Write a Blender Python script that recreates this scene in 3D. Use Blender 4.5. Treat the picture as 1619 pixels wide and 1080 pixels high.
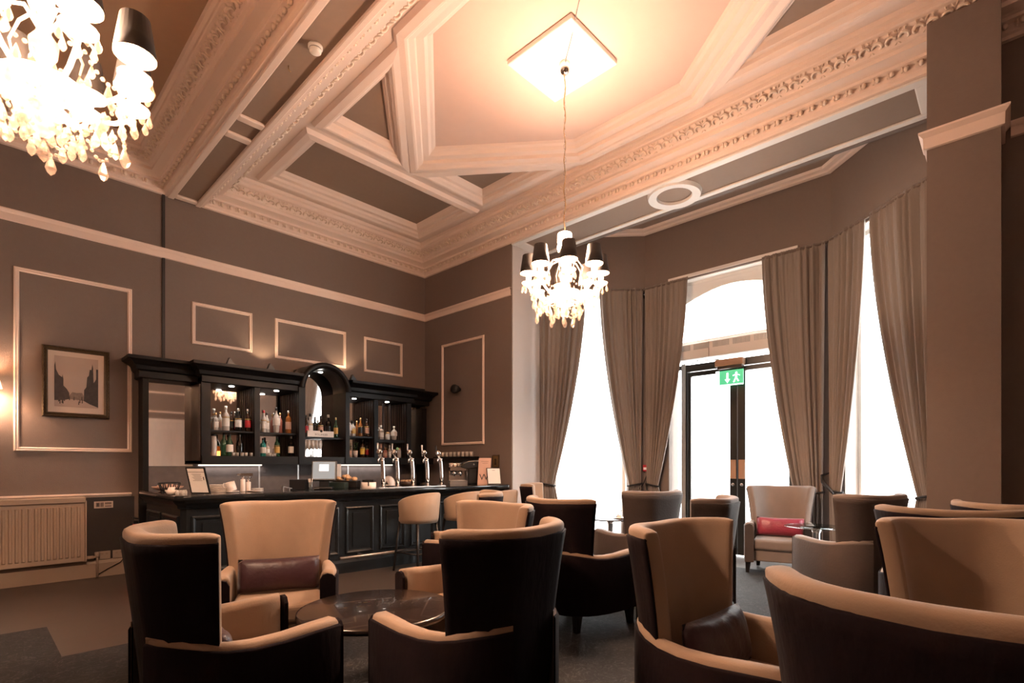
import bpy, bmesh, math, random
from mathutils import Vector, Matrix, geometry
random.seed(7)
PI = math.pi
for o in list(bpy.data.objects): bpy.data.objects.remove(o)
SC = bpy.context.scene
COL = SC.collection
# ---------------------------------------------------------------- camera
F_PX = 825.6
TH = math.atan2(788.5, F_PX)
cam_d = bpy.data.cameras.new('camera'); cam = bpy.data.objects.new('camera', cam_d); COL.objects.link(cam)
cam.location = (0, 0, 1.25)
cam.rotation_euler = (PI/2, 0, TH - PI/2)
cam_d.sensor_width = 36; cam_d.lens = F_PX/1619*36
cam_d.shift_y = 195/1619; cam_d.clip_start = 0.05
SC.camera = cam
SC.view_settings.view_transform = 'Standard'
SC.view_settings.look = 'None'
SC.view_settings.exposure = 1.5
SC.view_settings.gamma = 1.0
SC.view_settings.use_curve_mapping = False
# ---------------------------------------------------------------- sky (bright overcast)
W = bpy.data.worlds.new('world'); SC.world = W; W.use_nodes = True
W.node_tree.nodes['Background'].inputs[0].default_value = (1.0, 0.985, 0.97, 1)
W.node_tree.nodes['Background'].inputs[1].default_value = 4.6
CH_POWER = 46.0
CROWN_FILL_POWER = 96.0  # watts for an added fill lamp below the glass crown      # watts for each of the chandelier candle lamps
WARM = (1.0, 0.64, 0.43)

# ---------------------------------------------------------------- materials
MATS = {}
def mat(name, col, rough=0.6, metal=0.0, spec=0.5, bump=0.0, bscale=60, var=0.0, vscale=4, sheen=0.0, emit=None, es=0, coat=0.0, alpha=None, stretch=None, trans=0.0):
    m = bpy.data.materials.new(name); m.use_nodes = True
    nt = m.node_tree; b = nt.nodes['Principled BSDF']
    c = (col[0], col[1], col[2], 1)
    b.inputs['Base Color'].default_value = c
    b.inputs['Roughness'].default_value = rough
    b.inputs['Metallic'].default_value = metal
    b.inputs['Specular IOR Level'].default_value = spec
    b.inputs['Sheen Weight'].default_value = sheen
    b.inputs['Sheen Roughness'].default_value = 0.4
    b.inputs['Coat Weight'].default_value = coat
    if trans: b.inputs['Transmission Weight'].default_value = trans
    if emit:
        b.inputs['Emission Color'].default_value = (*emit, 1); b.inputs['Emission Strength'].default_value = es
    if var or bump:
        tc = nt.nodes.new('ShaderNodeTexCoord')
        mp = nt.nodes.new('ShaderNodeMapping'); nt.links.new(tc.outputs['Object'], mp.inputs[0])
        if stretch: mp.inputs['Scale'].default_value = stretch
    if var:
        n = nt.nodes.new('ShaderNodeTexNoise'); n.inputs['Scale'].default_value = vscale; n.inputs['Detail'].default_value = 5
        nt.links.new(mp.outputs[0], n.inputs['Vector'])
        r = nt.nodes.new('ShaderNodeMix'); r.data_type = 'RGBA'
        r.inputs['A'].default_value = (col[0]*(1-var), col[1]*(1-var), col[2]*(1-var), 1)
        r.inputs['B'].default_value = (min(1, col[0]*(1+var)), min(1, col[1]*(1+var)), min(1, col[2]*(1+var)), 1)
        nt.links.new(n.outputs['Fac'], r.inputs['Factor']); nt.links.new(r.outputs['Result'], b.inputs['Base Color'])
    if bump:
        n = nt.nodes.new('ShaderNodeTexNoise'); n.inputs['Scale'].default_value = bscale; n.inputs['Detail'].default_value = 3
        nt.links.new(mp.outputs[0], n.inputs['Vector'])
        bp = nt.nodes.new('ShaderNodeBump'); bp.inputs['Strength'].default_value = bump; bp.inputs['Distance'].default_value = 0.01
        nt.links.new(n.outputs['Fac'], bp.inputs['Height']); nt.links.new(bp.outputs[0], b.inputs['Normal'])
    MATS[name] = m
    return m
M_WALL = mat('wall_paper', (0.188, 0.144, 0.122), 0.75, bump=0.15, bscale=120, var=0.05, vscale=25)
M_DADO = mat('dado_paint', (0.028, 0.021, 0.019), 0.6, bump=0.1, var=0.1)
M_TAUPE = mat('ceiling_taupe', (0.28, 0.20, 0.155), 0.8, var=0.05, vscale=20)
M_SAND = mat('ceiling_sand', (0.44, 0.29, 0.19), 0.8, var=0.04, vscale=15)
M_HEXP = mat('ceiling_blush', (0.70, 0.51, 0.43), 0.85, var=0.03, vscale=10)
M_CREAM = mat('cream_plaster', (0.82, 0.67, 0.59), 0.6, bump=0.08, bscale=90)
M_ORN = mat('gilt_plaster', (0.80, 0.66, 0.55), 0.55, bump=0.3, bscale=70, var=0.12, vscale=30)
M_WHITE = mat('white_paint', (0.80, 0.76, 0.72), 0.5)
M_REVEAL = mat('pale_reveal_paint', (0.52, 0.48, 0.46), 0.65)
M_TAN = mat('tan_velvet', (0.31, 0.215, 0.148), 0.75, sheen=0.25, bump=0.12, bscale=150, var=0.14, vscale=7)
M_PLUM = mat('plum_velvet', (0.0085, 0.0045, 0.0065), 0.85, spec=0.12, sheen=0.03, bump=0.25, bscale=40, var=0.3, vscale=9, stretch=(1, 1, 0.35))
M_PILLOW = mat('plum_satin', (0.030, 0.008, 0.014), 0.45, sheen=0.15, bump=0.3, bscale=35)
M_PILLOWR = mat('crimson_satin', (0.24, 0.022, 0.045), 0.38, sheen=0.3, bump=0.4, bscale=40)
M_TANLIT = mat('daylit_tan_velvet', (0.21, 0.165, 0.14), 0.7, sheen=0.3, bump=0.12, bscale=150, var=0.16, vscale=7)  # tan velvet with the cool window light put into its colour
M_PLUMLIT = mat('daylit_plum_velvet', (0.060, 0.044, 0.038), 0.75, sheen=0.15, bump=0.2, bscale=60, var=0.2, vscale=8)  # plum velvet greyed in its colour for daylight on the chairs near the bay
M_LEG = mat('black_leg_wood', (0.014, 0.011, 0.010), 0.4)
M_BAR = mat('blue_black_wood', (0.008, 0.010, 0.012), 0.30, spec=0.35, coat=0.12, bump=0.06, bscale=25, stretch=(1, 6, 6))
M_BARTOP = mat('polished_bar_top', (0.012, 0.014, 0.016), 0.12, coat=0.6)
M_CAB = mat('dark_cabinet_wood', (0.006, 0.005, 0.005), 0.42, spec=0.25)
M_FLUTE = mat('brown_cabinet_wood', (0.045, 0.024, 0.017), 0.4, coat=0.1)
M_TABLE = mat('table_wood', (0.018, 0.011, 0.009), 0.22, coat=0.35, var=0.3, vscale=6, stretch=(1, 8, 1))
M_CHROME = mat('chrome', (0.80, 0.78, 0.77), 0.12, metal=1)
M_BLACK = mat('black_plastic', (0.010, 0.010, 0.011), 0.35)
M_DARKFR = mat('door_frame_black', (0.012, 0.014, 0.014), 0.35)
M_GREYM = mat('grey_aluminium', (0.42, 0.44, 0.45), 0.4, metal=0.4)
M_WOODB = mat('tan_closer_cover', (0.45, 0.27, 0.17), 0.5)
M_CURT = mat('taupe_curtain', (0.28, 0.235, 0.205), 0.8, sheen=0.3, bump=0.1, bscale=150, var=0.08, vscale=10, stretch=(3, 3, 0.4))
_nt = M_CURT.node_tree; _b = _nt.nodes['Principled BSDF']; _t = _nt.nodes.new('ShaderNodeBsdfTranslucent'); _m = _nt.nodes.new('ShaderNodeMixShader')
_t.inputs[0].default_value = (0.30, 0.25, 0.215, 1); _m.inputs[0].default_value = 0.14
_nt.links.new(_b.outputs[0], _m.inputs[1]); _nt.links.new(_t.outputs[0], _m.inputs[2]); _nt.links.new(_m.outputs[0], [n for n in _nt.nodes if n.type == 'OUTPUT_MATERIAL'][0].inputs[0])
M_TASSEL = mat('black_tie_cord', (0.012, 0.010, 0.010), 0.7)
M_PAPER = mat('white_paper', (0.85, 0.83, 0.80), 0.6)
M_INK = mat('ink', (0.03, 0.025, 0.022), 0.6)
M_GREYINK = mat('grey_ink', (0.30, 0.27, 0.27), 0.6)
M_CARD = mat('rose_menu_card', (0.55, 0.34, 0.26), 0.6)
M_GILT = mat('antique_gilt', (0.085, 0.055, 0.028), 0.45, metal=0.4, bump=0.6, bscale=60)
M_MAT_ = mat('picture_mount', (0.62, 0.50, 0.42), 0.7)
M_PHOTO = mat('sepia_photo', (0.44, 0.33, 0.27), 0.6, var=0.1, vscale=6)
M_SEPIA = mat('sepia_dark', (0.045, 0.033, 0.030), 0.6, var=0.6, vscale=30)
M_SEPIAM = mat('sepia_mid', (0.20, 0.145, 0.12), 0.6, var=0.5, vscale=40)
M_RAD = mat('radiator_enamel', (0.40, 0.31, 0.245), 0.45)
M_SKIRT = mat('skirting_paint', (0.33, 0.25, 0.19), 0.5)
M_RED = mat('red_enamel', (0.45, 0.02, 0.03), 0.4)
M_GREEN = mat('exit_sign_green', (0.05, 0.34, 0.16), 0.4, emit=(0.10, 0.6, 0.28), es=0.35)
M_SIGNW = mat('exit_sign_white', (0.8, 0.9, 0.85), 0.4, emit=(0.9, 1, 0.95), es=1.2)
M_SHADE = mat('black_lampshade', (0.014, 0.010, 0.008), 0.7)
M_SHADEI = mat('gold_shade_lining', (0.75, 0.50, 0.25), 0.5)
M_BULB = mat('candle_bulb', (1, 0.9, 0.8), 0.3, emit=(1.0, 0.82, 0.62), es=12)
M_SCON = mat('cream_sconce_shade', (0.8, 0.62, 0.45), 0.7, emit=(1.0, 0.62, 0.36), es=1.6)
M_DOWN = mat('downlight_lens', (1, 1, 1), 0.3, emit=(1, 0.93, 0.85), es=9)
M_STRIP = mat('counter_strip_lamp', (1, 1, 1), 0.3, emit=(1, 0.86, 0.74), es=0.8)
M_SPLASH = mat('grey_splashback', (0.13, 0.105, 0.10), 0.5, var=0.3, vscale=12)
M_STEEL = mat('brushed_steel', (0.55, 0.53, 0.52), 0.3, metal=0.9)
M_CHINA = mat('white_china', (0.78, 0.70, 0.65), 0.25)
M_BREAD = mat('pale_crust', (0.60, 0.38, 0.22), 0.7, bump=0.5, bscale=50, var=0.35, vscale=25)
M_SCREEN = mat('till_screen', (0.10, 0.12, 0.13), 0.5, emit=(0.55, 0.65, 0.70), es=0.14)
M_SCREENW = mat('till_window', (0.6, 0.6, 0.6), 0.5, emit=(1, 1, 1), es=0.4)
M_LEAF = mat('mint_leaf', (0.07, 0.14, 0.04), 0.6)
M_DOORW = mat('pale_limed_door', (0.75, 0.65, 0.58), 0.55, var=0.12, vscale=3, stretch=(6, 6, 1))
M_PAVE = mat('pale_paving', (0.75, 0.74, 0.72), 0.8, var=0.05, vscale=3)
M_SPKR = mat('speaker_black', (0.02, 0.018, 0.018), 0.6)
M_BRASS = mat('brass', (0.55, 0.36, 0.18), 0.35, metal=0.9)

m = mat('oak_floor', (0.050, 0.036, 0.028), 0.45, bump=0.08, bscale=30, var=0.35, vscale=3, stretch=(1, 14, 1)); M_FLOOR = m
# patterned carpet
def carpet_mat():
    m = mat('charcoal_carpet', (0.03, 0.027, 0.027), 0.7, spec=0.25, bump=0.4, bscale=220, sheen=0.06)
    nt = m.node_tree; b = nt.nodes['Principled BSDF']
    tc = nt.nodes.new('ShaderNodeTexCoord')
    n1 = nt.nodes.new('ShaderNodeTexNoise'); n1.inputs['Scale'].default_value = 9; n1.inputs['Detail'].default_value = 2; n1.inputs['Distortion'].default_value = 2.2
    nt.links.new(tc.outputs['Object'], n1.inputs['Vector'])
    r = nt.nodes.new('ShaderNodeValToRGB'); nt.links.new(n1.outputs['Fac'], r.inputs[0])
    e = r.color_ramp.elements
    e[0].position = 0.47; e[0].color = (0.009, 0.0085, 0.009, 1)
    e[1].position = 0.53; e[1].color = (0.009, 0.0085, 0.009, 1)
    x = e.new(0.50); x.color = (0.05, 0.048, 0.047, 1)
    nt.links.new(r.outputs[0], b.inputs['Base Color'])
    return m
M_CARPET = carpet_mat()
def glass_mat(name, tint=(1, 1, 1), gloss=0.08, rough=0.02):
    m = bpy.data.materials.new(name); m.use_nodes = True; nt = m.node_tree; nt.nodes.clear()
    o = nt.nodes.new('ShaderNodeOutputMaterial'); mx = nt.nodes.new('ShaderNodeMixShader')
    t = nt.nodes.new('ShaderNodeBsdfTransparent'); g = nt.nodes.new('ShaderNodeBsdfGlossy')
    t.inputs[0].default_value = (*tint, 1); g.inputs['Roughness'].default_value = rough
    mx.inputs[0].default_value = gloss
    nt.links.new(t.outputs[0], mx.inputs[1]); nt.links.new(g.outputs[0], mx.inputs[2]); nt.links.new(mx.outputs[0], o.inputs[0])
    return m
M_GLASS = glass_mat('window_glass', (0.97, 0.98, 0.98), 0.05)
M_TGLASS = glass_mat('table_glass', (0.80, 0.84, 0.84), 0.22)
M_MIRROR = mat('mirror', (0.82, 0.79, 0.77), 0.03, metal=1)
def crystal_mat(nm='cut_crystal', col=(1, 0.93, 0.86, 1), clear=0.35):
    m = bpy.data.materials.new(nm); m.use_nodes = True; nt = m.node_tree; nt.nodes.clear()
    o = nt.nodes.new('ShaderNodeOutputMaterial'); a = nt.nodes.new('ShaderNodeMixShader'); b = nt.nodes.new('ShaderNodeMixShader'); c = nt.nodes.new('ShaderNodeMixShader')
    t = nt.nodes.new('ShaderNodeBsdfTranslucent'); d = nt.nodes.new('ShaderNodeBsdfDiffuse'); g = nt.nodes.new('ShaderNodeBsdfGlossy'); tr = nt.nodes.new('ShaderNodeBsdfTransparent')
    for n in (t, d): n.inputs[0].default_value = col
    g.inputs['Roughness'].default_value = 0.15
    a.inputs[0].default_value = 0.5; b.inputs[0].default_value = 0.25; c.inputs[0].default_value = clear
    nt.links.new(t.outputs[0], a.inputs[1]); nt.links.new(d.outputs[0], a.inputs[2])
    nt.links.new(a.outputs[0], b.inputs[1]); nt.links.new(g.outputs[0], b.inputs[2])
    nt.links.new(b.outputs[0], c.inputs[1]); nt.links.new(tr.outputs[0], c.inputs[2])
    nt.links.new(c.outputs[0], o.inputs[0]); return m
M_CRYS = crystal_mat()
M_CLEAR = crystal_mat('clear_drop_crystal', (0.42, 0.32, 0.25, 1), 0.55)
def bottle_glass(name, col, rough=0.1):
    return mat(name, col, rough, coat=0.5, trans=0.35)
BG = {'clear': bottle_glass('clear_bottle_glass', (0.75, 0.72, 0.70)), 'amber': bottle_glass('amber_spirit', (0.42, 0.15, 0.04)),
      'brown': bottle_glass('brown_bottle_glass', (0.05, 0.022, 0.012)), 'green': bottle_glass('green_bottle_glass', (0.03, 0.12, 0.06)),
      'teal': bottle_glass('teal_bottle_glass', (0.05, 0.36, 0.32)), 'black': bottle_glass('black_bottle_glass', (0.01, 0.01, 0.01)),
      'rose': bottle_glass('pink_bottle_glass', (0.60, 0.25, 0.20))}
BL = {'white': M_PAPER, 'red': M_RED, 'gold': mat('gold_label', (0.55, 0.36, 0.10), 0.4), 'black': M_BLACK, 'tan': M_CARD, 'yellow': mat('yellow_label', (0.75, 0.50, 0.08), 0.5)}

# ---------------------------------------------------------------- mesh helpers
class MB:
    def __init__(s): s.v = []; s.f = []; s.sm = []
    def add(s, vs, fs, smooth=False):
        n = len(s.v); s.v += [tuple(v) for v in vs]
        for f in fs: s.f.append(tuple(i+n for i in f)); s.sm.append(smooth)
        return s
    def box(s, x0, y0, z0, x1, y1, z1, T=None):
        if x0 > x1: x0, x1 = x1, x0
        if y0 > y1: y0, y1 = y1, y0
        if z0 > z1: z0, z1 = z1, z0
        v = [Vector(p) for p in ((x0,y0,z0),(x1,y0,z0),(x1,y1,z0),(x0,y1,z0),(x0,y0,z1),(x1,y0,z1),(x1,y1,z1),(x0,y1,z1))]
        if T: v = [T @ p for p in v]
        return s.add(v, [(0,3,2,1),(4,5,6,7),(0,1,5,4),(1,2,6,5),(2,3,7,6),(3,0,4,7)])
    def lathe(s, prof, c=(0,0,0), n=16, T=None, smooth=True, cap=True):
        vs = []; fs = []
        for r, z in prof:
            for k in range(n):
                a = 2*PI*k/n; p = Vector((c[0]+r*math.cos(a), c[1]+r*math.sin(a), c[2]+z)); vs.append(T @ p if T else p)
        m = len(prof)
        for i in range(m-1):
            for k in range(n):
                k2 = (k+1) % n; fs.append((i*n+k, i*n+k2, (i+1)*n+k2, (i+1)*n+k))
        if cap:
            if prof[0][0] > 1e-5: fs.append(tuple(reversed(range(n))))
            if prof[-1][0] > 1e-5: fs.append(tuple(range((m-1)*n, m*n)))
        return s.add(vs, fs, smooth)
    def tube(s, pts, r, n=8, cap=True, smooth=True):
        pts = [Vector(p) for p in pts]; R = r if isinstance(r, (list, tuple)) else [r]*len(pts)
        vs = []; fs = []; up = None
        for i, p in enumerate(pts):
            t = (pts[min(i+1, len(pts)-1)] - pts[max(i-1, 0)])
            if t.length < 1e-9: t = Vector((0,0,1))
            t.normalize()
            if up is None: up = Vector((0,0,1)) if abs(t.z) < 0.9 else Vector((1,0,0))
            a = t.cross(up)
            if a.length < 1e-6: a = t.orthogonal()
            a.normalize(); b = a.cross(t).normalized(); up = b
            for k in range(n):
                q = 2*PI*k/n; vs.append(p + (a*math.cos(q)+b*math.sin(q))*R[i])
        for i in range(len(pts)-1):
            for k in range(n):
                k2 = (k+1) % n; fs.append((i*n+k, i*n+k2, (i+1)*n+k2, (i+1)*n+k))
        if cap: fs.append(tuple(reversed(range(n)))); fs.append(tuple(range((len(pts)-1)*n, len(pts)*n)))
        return s.add(vs, fs, smooth)
    def prism(s, poly, z0, z1, T=None):       # poly in xy, extruded along z
        n = len(poly); v = [Vector((p[0], p[1], z0)) for p in poly] + [Vector((p[0], p[1], z1)) for p in poly]
        if T: v = [T @ p for p in v]
        return s.add(v, [tuple(reversed(range(n))), tuple(range(n, 2*n))] + [(i, (i+1) % n, n+(i+1) % n, n+i) for i in range(n)])
    def sphere(s, c, r, n=10, m=6, sz=1.0, T=None):
        return s.lathe([(r*math.sin(PI*i/m) if 0 < i < m else 0.0001, -r*sz*math.cos(PI*i/m)) for i in range(m+1)], c, n, T, True, False)
    def grid(s, P, smooth=True, closed_u=False):   # P[i][j]
        nu = len(P); nv = len(P[0]); vs = [p for row in P for p in row]; fs = []
        for i in range(nu if closed_u else nu-1):
            for j in range(nv-1):
                i2 = (i+1) % nu; fs.append((i*nv+j, i2*nv+j, i2*nv+j+1, i*nv+j+1))
        return s.add(vs, fs, smooth)
    def mesh(s, name, material):
        me = bpy.data.meshes.new(name); me.from_pydata([tuple(v) for v in s.v], [], s.f)
        me.polygons.foreach_set('use_smooth', s.sm); me.materials.append(material); me.update(); return me
    def build(s, name, material, parent=None, fix=True):
        me = s.mesh(name, material)
        if fix:
            bm = bmesh.new(); bm.from_mesh(me); bmesh.ops.recalc_face_normals(bm, faces=bm.faces); bm.to_mesh(me); bm.free()
        o = bpy.data.objects.new(name, me); COL.objects.link(o)
        if parent: o.parent = parent
        return o
def ob(name, me, parent=None, loc=(0,0,0), rot=(0,0,0), scale=(1,1,1)):
    o = bpy.data.objects.new(name, me); COL.objects.link(o); o.parent = parent; o.location = loc; o.rotation_euler = rot; o.scale = scale; return o
def tag(o, label, cat, group=None, kind=None):
    o['label'] = label; o['category'] = cat
    if group: o['group'] = group
    if kind: o['kind'] = kind
    return o
def struct(o, label, cat): return tag(o, label, cat, kind='structure')
def empty(name, loc=(0,0,0), rz=0):
    o = bpy.data.objects.new(name, None); COL.objects.link(o); o.location = loc; o.rotation_euler = (0,0,rz); o.empty_display_size = 0.1; return o
def bevel(o, w=0.005, seg=2, ang=0.6):
    m = o.modifiers.new('b', 'BEVEL'); m.width = w; m.segments = seg; m.limit_method = 'ANGLE'; m.angle_limit = ang; return o
def subsurf(o, l=2):
    m = o.modifiers.new('s', 'SUBSURF'); m.levels = l; m.render_levels = l; return o
def kids(o): return [c for c in bpy.data.objects if c.parent == o]
def copy_tree(o, parent=None, top=None):
    src = {}
    for c in bpy.data.objects: src.setdefault(c.parent, []).append(c)
    def rec(a, p):
        c = a.copy(); COL.objects.link(c)
        if p: c.parent = p
        for ch in src.get(a, []): rec(ch, c)
        return c
    return rec(o, parent)
def text(body, size, material, parent, loc, rot, name='lettering', ext=0.0008, align='CENTER'):
    cu = bpy.data.curves.new(name, 'FONT'); cu.body = body; cu.size = size; cu.extrude = ext; cu.align_x = align; cu.align_y = 'CENTER'
    tmp = bpy.data.objects.new('tmp_text', cu); COL.objects.link(tmp); bpy.context.view_layer.update()
    me = bpy.data.meshes.new_from_object(tmp.evaluated_get(bpy.context.evaluated_depsgraph_get())); bpy.data.objects.remove(tmp); me.materials.clear(); me.materials.append(material)
    o = bpy.data.objects.new(name, me); COL.objects.link(o); o.parent = parent; o.location = loc; o.rotation_euler = rot; return o
def light(kind, name, loc, power, col, parent=None, size=0.05, rot=(0,0,0), **kw):
    d = bpy.data.lights.new(name, kind); d.energy = power; d.color = col
    if kind == 'AREA':
        d.shape = 'RECTANGLE'; d.size = size; d.size_y = kw.get('size_y', size)
    else: d.shadow_soft_size = size
    if kind == 'SPOT': d.spot_size = kw.get('angle', 1.5); d.spot_blend = 0.6
    o = bpy.data.objects.new(name, d); COL.objects.link(o); o.location = loc; o.rotation_euler = rot; o.parent = parent; return o
def offset_path(path, d, closed):
    n = len(path); out = []
    for i in range(n):
        p = Vector(path[i]); a = Vector(path[i-1]) if (i > 0 or closed) else None; b = Vector(path[(i+1) % n]) if (i < n-1 or closed) else None
        def nrm(u, v): t = (v-u).normalized(); return Vector((-t.y, t.x))
        if a is None: q = p + nrm(p, b)*d
        elif b is None: q = p + nrm(a, p)*d
        else:
            n1, n2 = nrm(a, p), nrm(p, b); m = (n1+n2).normalized(); q = p + m*(d/max(0.2, m.dot(n1)))
        out.append((q.x, q.y))
    return out
def sweep(mb, path, prof, closed=False, smooth=False):    # prof: (offset to the left of the path, z)
    rows = []
    for d, z in prof:
        rows.append([(x, y, z) for x, y in offset_path(path, d, closed)])
    n = len(path); cols = [[rows[j][i] for j in range(len(prof))] for i in range(n)]
    mb.grid(cols, smooth, closed)
    return mb
def wall_frame(name, T, w, h, wd=0.045, dp=0.022, material=None, parent=None):
    """rectangular picture-moulding; T maps (x right, y up, z out of the wall)"""
    mb = MB(); prof = [(0, 0), (0.004, dp*0.7), (wd*0.3, dp), (wd*0.45, dp*0.6), (wd*0.75, dp*0.8), (wd, 0)]
    path = [(0,0), (w,0), (w,h), (0,h)]
    rows = [[T @ Vector((x, y, z)) for x, y in offset_path(path, d, True)] for d, z in prof]
    mb.grid([[rows[j][i] for j in range(len(prof))] for i in range(4)], False, True)
    return mb.build(name, material or M_CREAM, parent)
def Tm(origin, ex, ey, ez):
    m = Matrix.Identity(4)
    for i, v in enumerate((ex, ey, ez)):
        for j in range(3): m[j][i] = v[j]
    for j in range(3): m[j][3] = origin[j]
    return m
def WY(x, z, y=7.39): return Tm((x, y, z), (1,0,0), (0,0,1), (0,-1,0))      # on the bar wall, facing -Y
def WX(y, z, x=5.54): return Tm((x, y, z), (0,-1,0), (0,0,1), (-1,0,0))     # on a wall facing -X

# ================================================================ ROOM SHELL
YW, XC, XL, YB = 7.39, 5.54, -1.8, -1.5
ZS, ZC, ZP = 4.51, 4.90, 4.985      # beam soffit, ceiling plane, recessed panel plane
def wall_quads(pts_list, name, material, label, thick=None):
    mb = MB()
    for q in pts_list: mb.add(q, [tuple(range(len(q)))])
    return struct(mb.build(name, material, fix=False), label, 'wall')
def vwall(p, q, z0, z1):  # vertical quad
    return [(p[0],p[1],z0), (q[0],q[1],z0), (q[0],q[1],z1), (p[0],p[1],z1)]
TK = 0.15
fl = MB().box(XL-0.1, YB-0.1, -0.1, 7.35, YW+0.15, 0.0); struct(fl.build('floor', M_FLOOR), 'worn dark oak plank floor running under the carpet to the bar and door', 'floor')
# plank joints: real narrow boards laid in the strip by the bar wall (those that can be told apart)
# walls as slabs
def slab(name, x0, y0, z0, x1, y1, z1, material, label):
    return struct(MB().box(x0, y0, z0, x1, y1, z1).build(name, material), label, 'wall')
slab('wall_bar', XL-TK, YW, 0, XC+0.75, YW+TK, 5.15, M_WALL, 'long taupe papered wall behind the bar and picture')
slab('wall_left', XL-TK, YB-TK, 0, XL, YW, 5.15, M_WALL, 'taupe papered wall out of sight on the left of the camera')
wb = MB(); wb.box(XL, YB-TK, 0, 3.28, YB, 5.15); wb.box(4.22, YB-TK, 0, XC+0.75, YB, 5.15); wb.box(3.28, YB-TK, 2.38, 4.22, YB, 5.15)
struct(wb.build('wall_back', M_WALL), 'taupe papered wall behind the camera, seen only in the bar mirrors', 'wall')
slab('wall_return', XC, 5.3, 0, XC+0.75, YW, 5.15, M_WALL, 'narrow taupe wall between the bar corner and the bay window')
slab('wall_right', XC, YB, 0, XC+0.75, 0.38, 5.15, M_WALL, 'dark taupe wall at the right edge behind the pilaster')
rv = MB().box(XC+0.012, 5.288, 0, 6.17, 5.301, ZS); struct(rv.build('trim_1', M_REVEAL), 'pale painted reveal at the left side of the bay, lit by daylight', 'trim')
# beam over the bay opening
slab('wall_bay_beam', XC, 0.38, ZS, 6.20, 5.3, 5.15, M_WALL, 'boxed beam spanning the bay window opening')
# bay facets with openings
A0, A1, A2, A3 = (6.15, 5.3), (7.2, 4.06), (7.2, 1.56), (6.15, 0.38)
def facet(name, p, q, o0, o1, zb, zt, label, zmax=4.95):
    p = Vector(p); q = Vector(q); L = (q-p).length; t = (q-p)/L; nrm = Vector((t.y, -t.x))   # outward
    if nrm.x < 0: nrm = -nrm
    T = Tm((p.x, p.y, 0), (t.x, t.y, 0), (nrm.x, nrm.y, 0), (0,0,1))
    mb = MB()
    mb.box(0, 0, 0, o0, 0.3, zmax, T); mb.box(o1, 0, 0, L, 0.3, zmax, T); mb.box(o0, 0, zt, o1, 0.3, zmax, T)
    if zb > 0: mb.box(o0, 0, 0, o1, 0.3, zb, T)
    struct(mb.build(name, M_WALL), label, 'wall'); return T, L
T1, L1 = facet('wall_bay_left', A0, A1, 0.22, 1.36, 0.12, 3.92, 'taupe canted bay wall around the left window')
T2, L2 = facet('wall_bay_centre', A1, A2, 0.40, 2.14, 0.0, 3.94, 'taupe bay wall above and beside the glazed entrance door')
T3, L3 = facet('wall_bay_right', A2, A3, 0.22, 1.36, 0.12, 3.92, 'taupe canted bay wall around the right window')
# pilaster
slab('wall_pilaster', 5.23, 0.05, 0, XC+0.02, 0.478, 4.72, M_WALL, 'tall plain taupe pilaster between the bay and the right wall')
# roof slab above everything
struct(MB().box(XL-TK, YB-TK, 5.10, 7.6, YW+TK, 5.2).build('ceiling_slab', M_WALL), 'floor slab above the plaster ceiling', 'ceiling')
# lower dado on the left wall
struct(MB().box(XL, YW-0.012, 0.0, 1.36, YW-0.001, 0.885).build('trim_2', M_DADO), 'dark brown painted dado below the rail on the left', 'trim')

# ---------------- ceilings with recessed panels
RX0, RX1 = 2.05, XC
CXm, CYm = 3.80, 2.98
hexp = [(3.81,4.88),(2.80,3.62),(2.80,2.34),(3.81,1.08),(4.82,2.34),(4.82,3.62)]
rectA = [(2.80,5.76),(4.83,5.76),(4.83,6.66),(2.80,6.66)]
triA = [(2.78,4.40),(3.37,5.17),(2.78,5.17)]
triB = [(4.83,4.40),(4.83,5.17),(4.24,5.17)]
def mirY(p): return [(x, 2*CYm-y) for x, y in reversed(p)]
def ccw(p):
    a = sum(p[i][0]*p[(i+1) % len(p)][1]-p[(i+1) % len(p)][0]*p[i][1] for i in range(len(p)))
    return p if a > 0 else list(reversed(p))
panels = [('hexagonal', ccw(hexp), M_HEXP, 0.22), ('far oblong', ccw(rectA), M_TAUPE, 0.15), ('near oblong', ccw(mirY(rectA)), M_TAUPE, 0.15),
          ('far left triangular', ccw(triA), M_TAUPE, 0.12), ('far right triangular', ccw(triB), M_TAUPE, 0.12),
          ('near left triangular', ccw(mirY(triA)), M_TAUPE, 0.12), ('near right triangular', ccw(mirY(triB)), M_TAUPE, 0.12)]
def holed(name, outer, holes, z, material, label):
    loops = [[Vector((x, y, 0)) for x, y in outer]] + [[Vector((x, y, 0)) for x, y in reversed(h)] for h in holes]
    tris = geometry.tessellate_polygon(loops); flat = [p for l in loops for p in l]
    mb = MB().add([(p.x, p.y, z) for p in flat], [tuple(t) for t in tris])
    mb.add([(p.x, p.y, z+0.02) for p in flat], [tuple(t) for t in tris])
    return struct(mb.build(name, material, fix=False), label, 'ceiling')
holes = [offset_path(p, -w, True) for _, p, _, w in panels]
ceil = holed('ceiling', [(RX0+0.2,YB),(RX1-0.2,YB),(RX1-0.2,YW-0.2),(RX0+0.2,YW-0.2)], holes, ZC, M_CREAM, 'cream plaster coffered ceiling around the chandelier')
tn = 3
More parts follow.
